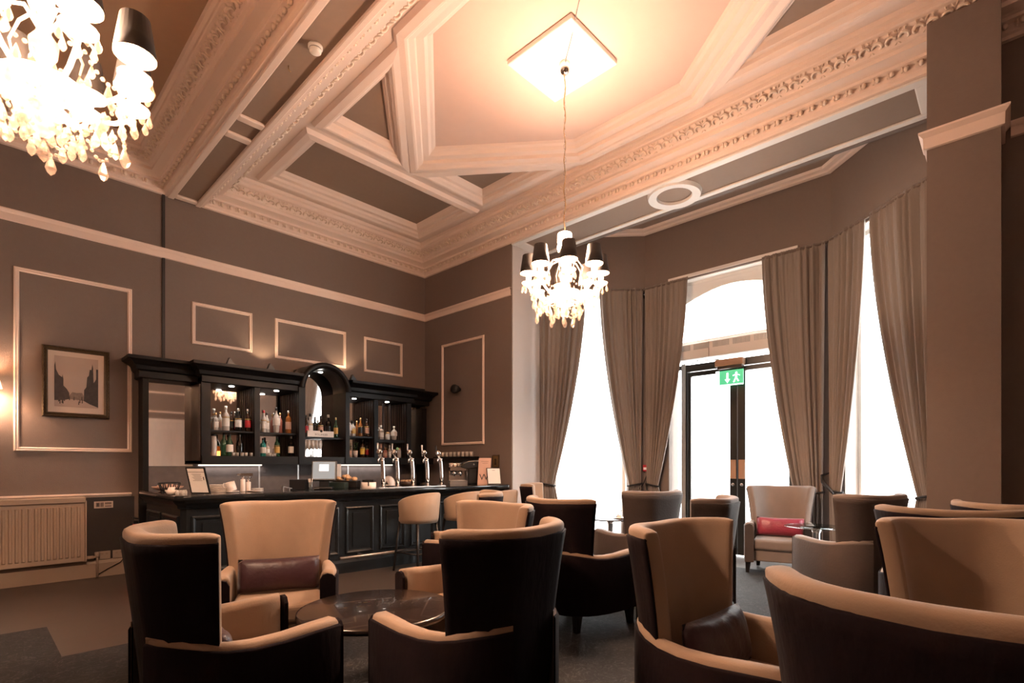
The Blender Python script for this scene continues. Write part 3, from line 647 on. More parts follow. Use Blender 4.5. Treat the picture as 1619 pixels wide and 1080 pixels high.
# picture
pc = empty('framed_picture', (0.555, YW, 1.765)); tag(pc, 'gilt framed sepia street photograph hanging inside the large wall moulding', 'picture')
pw, phh = 0.57, 0.755
def prect(mb, x0, z0, x1, z1, d0, d1): return mb.box(x0, -d1, z0, x1, -d0, z1)
TP = Tm((0,0,0), (1,0,0), (0,0,1), (0,-1,0))
mb = MB(); prof = [(0,0.002),(0,0.03),(0.012,0.05),(0.022,0.038),(0.036,0.045),(0.046,0.028),(0.05,0.02)]
path = [(0,0),(pw,0),(pw,phh),(0,phh)]
rows = [[TP @ Vector((x, y, z)) for x, y in offset_path(path, d, True)] for d, z in prof]
mb.grid([[rows[j][i] for j in range(len(prof))] for i in range(4)], False, True); mb.build('frame', M_GILT, pc)
bead = MB().sphere((0,0,0), 0.009, 6, 4).mesh('frame_bead', M_GILT)
for k in range(20): ob('frame_bead', bead, pc, (0.012, -0.05, 0.03+k*(phh-0.06)/19)); ob('frame_bead', bead, pc, (pw-0.012, -0.05, 0.03+k*(phh-0.06)/19))
prect(MB(), 0.045, 0.045, pw-0.045, phh-0.045, 0.01, 0.022).build('mount', M_MAT_, pc)
ix0, ix1, iz0, iz1 = 0.10, pw-0.10, 0.11, phh-0.10
ph_ = prect(MB(), ix0, iz0, ix1, iz1, 0.022, 0.0235).build('photograph', M_PHOTO, pc)
def pp(poly, d, material, nm):
    MB().prism([(ix0+(ix1-ix0)*x, iz0+(iz1-iz0)*y) for x, y in poly], 0.0235, d, TP).build(nm, material, ph_)
pp([(0,0.12),(0,0.80),(0.02,0.88),(0.04,0.72),(0.10,0.62),(0.17,0.58),(0.18,0.64),(0.20,0.55),(0.20,0.42),(0.27,0.36),(0.33,0.28),(0.33,0.16),(0.2,0.13)], 0.0245, M_SEPIA, 'left_terrace_print')
pp([(1,0.02),(1,0.80),(0.95,0.80),(0.95,0.60),(0.92,0.55),(0.89,0.52),(0.88,0.82),(0.86,0.90),(0.84,0.78),(0.80,0.78),(0.78,0.66),(0.74,0.62),(0.72,0.42),(0.67,0.36),(0.66,0.14),(0.8,0.08)], 0.0245, M_SEPIA, 'right_terrace_print')
pp([(0.33,0.16),(0.33,0.23),(0.40,0.30),(0.50,0.29),(0.62,0.30),(0.66,0.24),(0.66,0.14)], 0.0242, M_SEPIAM, 'distance_print')
for k in range(14):
    x = 0.05+random.random()*0.88; y = 0.05+random.random()*0.11
    pp([(x,y),(x+0.025,y),(x+0.022,y+0.07),(x+0.008,y+0.07)], 0.0247, M_SEPIA, 'street_figure_print')
MB().box(0.05,-0.022,0.045,pw-0.05,-0.021,0.046).build('mount_edge', M_GILT, pc)
# sconce
sc = empty('wall_sconce', (0.16, YW, 1.95)); tag(sc, 'glowing wall sconce with cream shade left of the picture', 'wall lamp')
MB().lathe([(0.045,0),(0.045,0.012),(0.02,0.02)], n=16, T=Tm((0,0,-0.15),(1,0,0),(0,0,1),(0,-1,0))).build('back_plate', M_BRASS, sc)
MB().tube([(0,-0.01,-0.15),(0,-0.08,-0.17),(0,-0.13,-0.12),(0,-0.13,0.0)], 0.008, 8).build('arm', M_BRASS, sc)
MB().lathe([(0.095,0.06),(0.065,0.20)], (0,-0.13,0), 24, cap=False).build('upper_shade', M_SCON, sc)
MB().lathe([(0.030,-0.04),(0.05,-0.03),(0.03,0.0),(0.012,0.02)], (0,-0.13,0), 16).build('glass_cup', M_CRYS, sc)
MB().lathe([(0.012,0.02),(0.018,0.05),(0.004,0.10)], (0,-0.13,0), 10).build('bulb', M_BULB, sc)
dme = MB().lathe([(0.0005,-0.022),(0.010,-0.010),(0.0005,0.022)], n=6, smooth=False, cap=False).mesh('pendant', M_CRYS)
for k in range(8): ob('pendant', dme, sc, (0.045*math.cos(k*PI/4), -0.13+0.045*math.sin(k*PI/4), -0.07))
light('POINT', 'sconce_lamp', (0.0,-0.13,0.13), 9, WARM, sc, 0.03)
light('POINT', 'sconce_lamp_lower', (0.0,-0.13,-0.1), 6, WARM, sc, 0.03)
# smoke detector on the beam
sm = empty('smoke_detector', (1.89, 3.93, ZS+0.012)); tag(sm, 'white round smoke detector on the panelled beam', 'smoke detector')
MB().lathe([(0.055,0),(0.055,-0.018),(0.048,-0.022),(0.045,-0.045),(0.03,-0.055),(0.001,-0.056)], n=22).build('body', M_WHITE, sm)
MB().lathe([(0.048,-0.026),(0.049,-0.034)], n=22, cap=False).build('vent_ring', M_GREYINK, sm)
hk = MB().tube([(1.83,4.28,ZS+0.012),(1.83,4.28,ZS-0.02),(1.85,4.28,ZS-0.03)], 0.004, 6).build('ceiling_hook', M_BRASS); tag(hk, 'tiny brass hook in the beam soffit near the smoke detector', 'hook')

# ================================================================ CHANDELIERS
def drop_mesh():
    mb = MB(); mb.lathe([(0.0005,0.030),(0.004,0.022),(0.011,0.0),(0.014,-0.012),(0.009,-0.026),(0.0005,-0.034)], n=6, smooth=False, cap=False); return mb.mesh('crystal_drop', M_CLEAR)
DROP = drop_mesh()
BEAD = MB().sphere((0,0,0), 0.0085, 6, 4).mesh('crystal_bead', M_CLEAR)
def chandelier(loc, zceil, rot, label, crown):
    r = empty('chandelier', loc, rot); tag(r, label, 'chandelier', 'crystal chandeliers with black shades')
    # z=0 at shade bottom level
    col = MB().lathe([(0.0005,-0.40),(0.02,-0.395),(0.045,-0.36),(0.03,-0.325),(0.018,-0.30),(0.05,-0.27),(0.085,-0.22),(0.07,-0.17),(0.03,-0.14),(0.022,-0.10),(0.045,-0.06),(0.05,-0.01),(0.025,0.03),(0.018,0.10),(0.035,0.14),(0.035,0.18),(0.015,0.22),(0.015,0.27)], n=16)
    col.build('column', M_CRYS, r)
    MB().lathe([(0.062,0.27),(0.066,0.28),(0.066,0.35),(0.062,0.36),(0.02,0.365)], n=20, cap=False).build('crown', M_CRYS, r)
    MB().lathe([(0.12,-0.20),(0.14,-0.19),(0.14,-0.18),(0.05,-0.17)], n=24, cap=False).build('centre_dish', M_CRYS, r)
    MB().lathe([(0.07,-0.30),(0.085,-0.29),(0.03,-0.28)], n=20, cap=False).build('lower_dish', M_CRYS, r)
    light('POINT', 'crown_fill_light', (0.045, 0.0, 0.225), crown, WARM, r, 0.03)  # added fill standing in for light scattered by the crystals, no bulb here
    # suspension
    L = zceil-loc[2]-0.36
    pts = [(0.008*math.sin(k*1.7), 0.008*math.cos(k*1.3), 0.36+L*k/28) for k in range(29)]; pts[0] = (0,0,0.36); pts[-1] = (0,0,0.36+L)
    MB().tube(pts, 0.0045, 6).build('flex', M_BRASS, r)
    lk = MB()
    for k in range(26):
        z = 0.38+(L-0.06)*k/25; a = (k % 2)*PI/2
        lk.tube([(0.010*math.cos(t)*math.cos(a), 0.010*math.cos(t)*math.sin(a), z+0.024*math.sin(t)) for t in [2*PI*q/8 for q in range(9)]], 0.0025, 4, cap=False)
    lk.build('chain', M_CHROME, r)
    MB().lathe([(0.0005,0.36+L-0.10),(0.035,0.36+L-0.085),(0.048,0.36+L-0.05),(0.052,0.36+L)], n=20).build('ceiling_cup', M_CHROME, r)
    arm = MB().tube([(0.03,0,-0.20),(0.09,0,-0.23),(0.17,0,-0.235),(0.25,0,-0.205),(0.31,0,-0.16),(0.33,0,-0.12)], [0.012,0.011,0.010,0.010,0.010,0.012], 8).mesh('arm', M_CRYS)
    ups = MB().tube([(0.02,0,0.05),(0.06,0,0.12),(0.12,0,0.10),(0.17,0,0.03),(0.155,0,-0.03)], [0.008,0.008,0.007,0.006,0.004], 6).mesh('scroll_arm', M_CRYS)
    cup = MB().lathe([(0.012,-0.13),(0.03,-0.115),(0.060,-0.10),(0.065,-0.09),(0.03,-0.095),(0.02,-0.075),(0.026,-0.05),(0.02,-0.02),(0.016,0.02)], n=14, cap=False).mesh('drip_cup', M_CRYS)
    cand = MB().lathe([(0.012,0.0),(0.012,0.045)], n=8).mesh('candle_tube', M_CRYS)
    bulb = MB().lathe([(0.010,0.045),(0.018,0.065),(0.014,0.09),(0.003,0.115)], n=8).mesh('candle_bulb', M_BULB)
    sh = MB().lathe([(0.079,-0.005),(0.080,0.0),(0.056,0.160),(0.055,0.158)], n=24, cap=False).mesh('lamp_shade', M_SHADE)
    shi = MB().lathe([(0.0775,0.0),(0.0535,0.157)], n=24, cap=False).mesh('shade_lining', M_SHADEI)
    for k in range(8):
        a = k*PI/4; R = 0.33
        A = ob('arm', arm, r, (0,0,0), (0,0,a))
        px, py = R*math.cos(a), R*math.sin(a)
        ob('drip_cup', cup, r, (px,py,0)); ob('candle_tube', cand, r, (px,py,0)); ob('candle_bulb', bulb, r, (px,py,0))
        S = ob('lamp_shade', sh, r, (px,py,0)); ob('shade_lining', shi, S)
        ob('scroll_arm', ups, r, (0,0,0), (0,0,a+PI/8))
        light('POINT', 'candle_lamp', (px*0.98, py*0.98, 0.03), CH_POWER, WARM, r, 0.02)
        for j in range(7):      # drops round the drip cup
            b = 2*PI*j/7; ob('crystal_drop', DROP, r, (px+0.060*math.cos(b), py+0.060*math.sin(b), -0.135 - 0.012*(j % 2)))
        # garland from arm end to the neighbour, with a drop in the middle
        px2, py2 = R*math.cos(a+PI/4), R*math.sin(a+PI/4)
        for j in range(1, 10):
            t = j/10; ob('crystal_bead', BEAD, r, (px+(px2-px)*t, py+(py2-py)*t, -0.13-0.34*t*(1-t)*1.0))
        mx, my = (px+px2)/2, (py+py2)/2
        ob('crystal_drop', DROP, r, (mx, my, -0.255), scale=(1.25,1.25,1.3))
        # garland to the centre bottom
        for j in range(1, 8):
            t = j/8; ob('crystal_bead', BEAD, r, (px*0.72*(1-t)+0.05*math.cos(a)*t, py*0.72*(1-t)+0.05*math.sin(a)*t, -0.235-0.15*t-0.06*math.sin(PI*t)))
        ob('crystal_drop', DROP, r, (px*0.66, py*0.66, -0.30), scale=(1.2,1.2,1.4))
        ob('crystal_drop', DROP, r, (px*0.40, py*0.40, -0.395), scale=(1.2,1.2,1.3))
        ob('crystal_drop', DROP, r, (0.078*math.cos(a+0.3), 0.078*math.sin(a+0.3), -0.35))
        ob('crystal_drop', DROP, r, (0.135*math.cos(a+0.4), 0.135*math.sin(a+0.4), -0.235))
        ob('crystal_drop', DROP, r, (0.155*math.cos(a+PI/8), 0.155*math.sin(a+PI/8), -0.06))
        ob('crystal_drop', DROP, r, (0.062*math.cos(a+0.2), 0.062*math.sin(a+0.2), 0.235))
    for k in range(8):      # outer swags hanging below the arms
        a0 = k*PI/4+0.12; a1 = (k+1)*PI/4-0.12
        for j in range(9):
            t = j/8; a = a0+(a1-a0)*t
            ob('crystal_bead', BEAD, r, (0.27*math.cos(a), 0.27*math.sin(a), -0.25-0.26*t*(1-t)*1.5))
        a = (a0+a1)/2; ob('crystal_drop', DROP, r, (0.27*math.cos(a), 0.27*math.sin(a), -0.39), scale=(1.5,1.5,1.5))
        ob('crystal_drop', DROP, r, (0.27*math.cos(a0), 0.27*math.sin(a0), -0.31), scale=(1.2,1.2,1.3))
    for k in range(16):
        a = (k+0.5)*PI/8
        ob('crystal_drop', DROP, r, (0.20*math.cos(a), 0.20*math.sin(a), -0.29-0.03*(k % 2)), scale=(1.15,1.15,1.2))
        ob('crystal_drop', DROP, r, (0.27*math.cos(a), 0.27*math.sin(a), -0.235-0.02*(k % 2)))
        ob('crystal_bead', BEAD, r, (0.20*math.cos(a), 0.20*math.sin(a), -0.25))
        ob('crystal_bead', BEAD, r, (0.11*math.cos(a), 0.11*math.sin(a), -0.30))
    ob('crystal_drop', DROP, r, (0,0,-0.45), scale=(1.7,1.7,1.6))
    return r
chandelier((3.80, 2.96, 3.01), 4.93, TH+PI, 'crystal chandelier with black shades hanging under the square ceiling plate', CROWN_FILL_POWER)
chandelier((0.225, 2.90, 3.01), 4.90, TH+PI+0.25, 'nearer crystal chandelier with black shades at the top left of the photo', CROWN_FILL_POWER*0.5)
pt = bevel(MB().box(3.45, 2.62, 4.935, 4.15, 3.36, ZP+0.001).build('ceiling_plate', M_WHITE), 0.012, 2); tag(pt, 'white square plate on the ceiling above the farther chandelier', 'ceiling plate')
cb = MB().tube([(3.80,2.96,4.93),(3.62,2.75,4.928),(3.40,2.50,4.975),(2.9,1.95,4.975),(2.6,1.6,4.93)], 0.004, 5).build('ceiling_cable', M_GREYINK); tag(cb, 'thin cable running across the ceiling to the chandelier cup', 'cable')

# ================================================================ BACK BAR CABINET
cT, sT = math.cos(TH), math.sin(TH)
def rayxy(u):
    a = (u-809.5)/F_PX; return (cT+a*sT, sT-a*cT)
def XatY(u, y): d = rayxy(u); return d[0]*y/d[1]
def ZatY(u, v, y): d = rayxy(u); return 1.25 + (735-v)/F_PX*y/d[1]
bb = empty('back_bar', (3.4, 7.1, 0)); tag(bb, 'dark wooden mirrored back bar cabinet with central arch and bottle shelves', 'back bar')
def BBP(mb, name, material, par=None):
    o = mb.build(name, material, par or bb)
    if not par: o.location = -Vector(bb.location)
    return o
YF, YK = 7.0, 7.34       # front plane, mirror plane
YFL = 7.16               # front of the shallower end bays
ZT = 2.24                # underside of the cornice
posts = [(1.95, 2.05), (2.56, 2.625), (3.145, 3.20), (3.80, 3.855), (4.30, 4.365), (4.90, 4.975)]
mb = MB().box(1.40, YK+0.005, 0.0, 5.40, YW-0.001, 2.38); BBP(mb, 'carcass', M_CAB)
for i, (a_, b_) in enumerate(posts):
    f_ = BBP(MB().box(a_, YF, 1.27, b_, YK+0.005, 2.30), 'upright', M_CAB)
    # vertical reeds on the left face of each divider
    if i in (1, 2, 4, 5):
        rb = MB()
        for k in range(5): rb.box(a_-0.006, YF+0.05+k*0.062, 1.30, a_+0.001, YF+0.072+k*0.062, ZT)
        o = rb.build('reeded_panel', M_FLUTE, f_)
BBP(MB().box(1.40, YFL, 0.95, 1.455, YK+0.005, 2.36), 'upright', M_CAB)
BBP(MB().box(5.30, YFL, 0.95, 5.40, YK+0.005, 2.20), 'upright', M_CAB)
# tan side facing the left end mirror
BBP(MB().box(1.935, YF+0.02, 1.30, 1.951, YK, 2.22), 'side_panel', M_FLUTE)
# left end mirror bay
BBP(MB().box(1.455, YFL+0.02, 2.30, 1.95, YK, 2.36), 'top_rail', M_CAB); BBP(MB().box(1.455, YFL, 0.95, 1.95, YK, 1.235), 'bottom_rail', M_SPLASH)
BBP(MB().box(1.455, YK-0.012, 1.235, 1.95, YK-0.002, 2.30), 'end_mirror', M_MIRROR)
fr = MB(); fr.box(1.455, YK-0.03, 1.235, 1.47, YK-0.011, 2.30); fr.box(1.47, YK-0.03, 2.285, 1.95, YK-0.011, 2.30); BBP(fr, 'mirror_bead', M_STEEL)
# mirrors of the bays
bays = [(2.05, 2.56), (2.625, 3.145), (3.20, 3.80), (3.855, 4.30), (4.365, 4.90)]
for i, (a_, b_) in enumerate(bays):
    BBP(MB().box(a_, YK-0.012, 1.30, b_, YK-0.002, 2.26 if i != 2 else 2.60), 'bay_mirror', M_MIRROR)
BBP(MB().box(4.975, YK-0.012, 1.30, 5.30, YK-0.002, 2.22), 'end_mirror', M_MIRROR)
for k in range(4):
    BBP(MB().box(4.40+k*0.125, YK-0.03, 1.30, 4.425+k*0.125, YK-0.012, ZT), 'reed', M_FLUTE)
# shelves
for i, (a_, b_) in enumerate(bays):
    if i in (2,): BBP(MB().box(a_, YF+0.03, 1.615, b_, YK-0.012, 1.64), 'shelf', M_CAB)
    elif i == 4: BBP(MB().box(a_, YF+0.06, 1.60, b_, YK-0.012, 1.645), 'shelf', M_CAB)
    else: BBP(MB().box(a_, YF+0.03, 1.655, b_, YK-0.012, 1.675), 'shelf', M_CAB)
BBP(MB().box(1.95, YF-0.03, 1.255, 5.40, YK+0.005, 1.36), 'lower_shelf', M_CAB)
# splash back with strip lamps, back counter
BBP(MB().box(1.95, YK-0.03, 0.90, 5.30, YK-0.004, 1.255), 'splashback', M_SPLASH)
for x in (2.72, 3.25, 4.02): BBP(MB().box(x, YK-0.036, 0.92, x+0.02, YK-0.028, 1.25), 'splash_joint', M_STEEL)
for x0, x1 in ((2.0, 2.75), (3.9, 4.8)): BBP(MB().box(x0, YK-0.07, 1.238, x1, YK-0.035, 1.253), 'strip_lamp', M_STRIP)
BBP(MB().box(2.03, 6.72, 0.86, 5.40, YK-0.03, 0.90), 'back_counter', M_BARTOP)
for k in range(5):
    x = 2.04+k*0.67; dd = BBP(MB().box(x, 6.76, 0.08, x+0.66, YK, 0.86), 'base_cabinet', M_CAB)
    MB().box(x+0.04, 6.745, 0.14, x+0.62, 6.76, 0.80).build('cabinet_door', M_CAB, dd)
# cornice: two wings broken by the arch; the middle part stands further forward
CP = [(0, 2.24), (0.02, 2.25), (0.02, 2.32), (0.05, 2.335), (0.06, 2.38), (0.10, 2.42), (0.14, 2.44), (0.14, 2.475), (0, 2.49)]
def cab_cornice(path, name='cornice'):
    # path runs so that outward (towards the room) is on the left
    mb = MB(); sweep(mb, path, CP)
    n = len(path)
    return BBP(mb, name, M_CAB)
cab_cornice([(5.42, YW), (5.42, YFL), (5.0, YFL), (5.0, YF), (3.86, YF)])
cab_cornice([(3.14, YF), (1.97, YF), (1.97, YFL), (1.38, YFL), (1.38, YW)])
for x0, y0, x1 in ((1.38, YFL, 1.97), (1.97, YF, 3.14), (3.86, YF, 5.0), (5.0, YFL, 5.42)): BBP(MB().box(x0, y0, 2.24, x1, YW-0.002, 2.49), 'cornice_top', M_CAB)
# arch
AC, AR = 3.50, 0.30
n = 20; arch = MB(); P = []
for k in range(n+1):
    a = PI*k/n; ca, sa = math.cos(a), math.sin(a); ro, ri = AR+0.085, AR
    P.append([(AC+ri*ca, YF-0.05, 2.30+ri*sa), (AC+(ri+0.02)*ca, YF-0.075, 2.30+(ri+0.02)*sa), (AC+(ro-0.02)*ca, YF-0.085, 2.30+(ro-0.02)*sa), (AC+ro*ca, YF-0.05, 2.30+ro*sa), (AC+ro*ca, YW-0.002, 2.30+ro*sa), (AC+ri*ca, YW-0.002, 2.30+ri*sa), (AC+ri*ca, YF-0.05, 2.30+ri*sa)])
arch.grid(P, True); ao = BBP(arch, 'arch_hood', M_CAB)
BBP(MB().box(3.115, YF-0.05, 1.27, 3.20, YF+0.0, 2.30), 'arch_upright', M_CAB); BBP(MB().box(3.80, YF-0.05, 1.27, 3.86, YF+0.0, 2.30), 'arch_upright', M_CAB)
# downlights under the cornice
for i, u in enumerate((366, 437, 560, 612)):
    x = XatY(u, YF+0.09); 
    dl = MB().lathe([(0.030, 2.238), (0.030, 2.232), (0.001, 2.231)], (x, YF+0.09, 0), 16); BBP(dl, 'downlight', M_DOWN)
    light('SPOT', 'downlight_lamp', (x, YF+0.09, 2.22), 2.5, (1, 0.86, 0.72), None, 0.03, (0,0,0), angle=1.6)
light('SPOT', 'arch_lamp', (3.5, YF+0.1, 2.55), 3, (0.95, 0.97, 1.0), None, 0.03, (0,0,0), angle=1.4)
MBx = MB().lathe([(0.03, 2.575), (0.03, 2.565), (0.001, 2.564)], (3.5, YF+0.12, 0), 14); BBP(MBx, 'downlight', M_DOWN)
light('AREA', 'strip_light', (2.4, YK-0.08, 1.225), 0.35, (1, 0.85, 0.75), None, 0.75, (0,0,0), size_y=0.02)
light('AREA', 'strip_light_right', (4.35, YK-0.08, 1.225), 0.5, (1, 0.88, 0.80), None, 0.9, (0,0,0), size_y=0.02)
# small uplighters on top
for i, (u, lab) in enumerate(((366, 'small black wedge uplighter on top of the back bar, left of the arch'), (430, 'black uplighter on the back bar cornice just left of the arch'), (560, 'black uplighter on the back bar cornice just right of the arch'))):
    x = XatY(u, 7.05); r = empty('uplighter', (x, 7.08, 2.49)); tag(r, lab, 'spotlight')
    MB().box(-0.045, -0.03, 0, 0.045, 0.03, 0.02).build('base', M_BLACK, r)
    MB().prism([(-0.05,0.02),(0.045,0.02),(-0.02,0.10)], -0.03, 0.03, Tm((0,0,0),(1,0,0),(0,0,1),(0,1,0))).build('lamp_head', M_BLACK, r)
    if i: light('SPOT', 'uplight_lamp', (0.0, 0.10, 0.12), 3.5, (1, 0.66, 0.40), r, 0.02, (PI-0.3, 0, 0), angle=1.9)

# ================================================================ BAR COUNTER
bc_ = empty('bar_counter', (3.4, 5.6, 0)); tag(bc_, 'long blue-black panelled bar counter with polished top', 'bar counter')
def BC(o): o.parent = bc_; o.matrix_parent_inverse = Matrix.Translation(-Vector(bc_.location)); return o
HB = 0.965
fpath = [(1.40, 6.98), (1.40, 5.66), (1.44, 5.62), (3.0, 5.58), (4.3, 5.50), (5.2, 5.44), (5.50, 5.46)]
back = [(5.50, 5.95), (1.95, 6.05), (1.95, 6.98)]
BC(MB().prism(fpath+back, 0.0, HB-0.04).build('counter_body', M_BAR))
tpath = [(1.33, 7.0), (1.33, 5.58), (1.37, 5.50), (1.44, 5.475), (3.0, 5.42), (4.3, 5.32), (5.2, 5.26), (5.46, 5.27), (5.535, 5.33)]
tp = MB().prism(tpath+[(5.535, 6.0), (2.02, 6.12), (2.02, 7.0)], HB-0.05, HB).build('counter_top', M_BARTOP); bevel(tp, 0.018, 3); BC(tp)
BC(sweep(MB(), [(x, y) for x, y in reversed(fpath)], [(-0.001, HB-0.14), (0.025, HB-0.13), (0.03, HB-0.10), (0.055, HB-0.075), (0.07, HB-0.05), (-0.001, HB-0.05)] ).build('top_moulding', M_BAR))
BC(sweep(MB(), [(x, y) for x, y in reversed(fpath)], [(-0.001, 0.0), (0.03, 0.0), (0.03, 0.12), (0.018, 0.15), (-0.001, 0.16)]).build('plinth', M_BAR))
def panel_on(p, q, z0, z1, inset=0.07):
    p = Vector(p); q = Vector(q); L = (q-p).length; t = (q-p)/L; nn = Vector((t.y, -t.x))
    T = Tm((p.x, p.y, 0), (t.x, t.y, 0), (0,0,1), (nn.x, nn.y, 0))
    mb = MB(); w = L-2*inset*0.6; prof = [(0,0.0),(0.0,0.014),(0.012,0.020),(0.028,0.012),(0.04,0.0)]
    path = [(inset*0.6, z0), (inset*0.6+w, z0), (inset*0.6+w, z1), (inset*0.6, z1)]
    rows = [[T @ Vector((x, y, z)) for x, y in offset_path(path, d, True)] for d, z in prof]
    mb.grid([[rows[j][i] for j in range(len(prof))] for i in range(4)], False, True)
    mb.box(inset*0.6+0.09, z0+0.07, 0, inset*0.6+w-0.09, z1-0.07, 0.010, T)
    o = mb.build('front_panel', M_BAR); return BC(o)
def lerp(a, b, t): return (a[0]+(b[0]-a[0])*t, a[1]+(b[1]-a[1])*t)
segs = [((1.44,5.62),(3.0,5.58),3), ((3.0,5.58),(4.3,5.50),3), ((4.3,5.50),(5.2,5.44),2)]
for a_, b_, k_ in segs:
    for k in range(k_): panel_on(lerp(a_, b_, k/k_), lerp(a_, b_, (k+1)/k_), 0.22, 0.76)
for k in range(2): panel_on(lerp((1.40,6.95),(1.40,5.66), k/2), lerp((1.40,6.95),(1.40,5.66), (k+1)/2), 0.22, 0.76)
# foot rail
fo = MB().tube([(2.9,5.43,0.2),(4.3,5.34,0.2),(5.2,5.29,0.2)], 0.018, 8).build('foot_rail', M_STEEL); BC(fo)
for x, y in ((3.2,5.5),(4.3,5.44),(5.1,5.4)): BC(MB().box(x-0.012, y-0.10, 0.19, x+0.012, y+0.06, 0.21).build('rail_bracket', M_STEEL))

# ================================================================ BOTTLES
def bottle_proto(kind, glass, label, cap, h=0.30, r=0.036):
    root = empty('bottle', (0,0,0))
    if kind == 'wine': prof = [(r*0.9,0),(r,0.01),(r,h*0.55),(r*0.75,h*0.66),(r*0.35,h*0.76),(r*0.33,h*0.97),(r*0.36,h*0.975)]
    elif kind == 'square': prof = [(r*0.95,0),(r*1.02,0.008),(r*1.02,h*0.62),(r*0.85,h*0.70),(r*0.36,h*0.76),(r*0.33,h*0.90)]
    elif kind == 'ball': prof = [(r*0.7,0),(r*0.95,h*0.06),(r*1.05,h*0.25),(r*1.25,h*0.45),(r*1.1,h*0.62),(r*0.5,h*0.74),(r*0.32,h*0.8),(r*0.32,h*0.92)]
    elif kind == 'jar': prof = [(r,0),(r*1.05,0.01),(r*1.05,h*0.85),(r*0.9,h*0.9),(r*0.9,h)]
    else: prof = [(r*0.9,0),(r,0.008),(r,h*0.60),(r*0.8,h*0.68),(r*0.38,h*0.76),(r*0.34,h*0.90)]
    sm = kind != 'square'
    T = Matrix.Rotation(PI/4, 4, 'Z') if kind == 'square' else None
    mb = MB().lathe(prof, n=14 if kind != 'square' else 8, smooth=sm, T=T); mb.build('glass_body', BG[glass], root)
    if label:
        lh0, lh1 = (0.18, 0.50) if kind != 'ball' else (0.30, 0.58)
        rr = r*1.03 if kind != 'ball' else r*1.27
        MB().lathe([(rr, h*lh0), (rr, h*lh1)], n=14, cap=False).build('label', BL[label], root)
        if kind == 'round' : MB().lathe([(rr*1.01, h*0.53), (rr*1.01, h*0.56)], n=14, cap=False).build('neck_band', BL['gold'], root)
    cm = {'black': M_BLACK, 'red': M_RED, 'gold': M_BRASS, 'silver': M_STEEL, 'white': M_PAPER}[cap]
    cz = h*0.88 if kind != 'jar' else h*0.98
    MB().lathe([(r*0.40,cz),(r*0.42,cz+0.004),(r*0.42,h*1.0),(r*0.2,h*1.005)] if kind != 'jar' else [(r*0.95,cz),(r*0.95,cz+0.02),(r*0.3,cz+0.03)], n=10).build('stopper', cm, root)
    return root
def put_bottle(u, y, z, kind, glass, label, cap, h, r, desc, group):
    b = bottle_proto(kind, glass, label, cap, h, r)
    b.location = (XatY(u, y), y, z); tag(b, desc, 'bottle', group); return b
ZU, ZL, ZA, Z5 = 1.6755, 1.3605, 1.6405, 1.6455
G1, G2, G3 = 'bottles on the upper shelves of the back bar', 'bottles on the lower shelves of the back bar', 'bottles in the arch of the back bar'
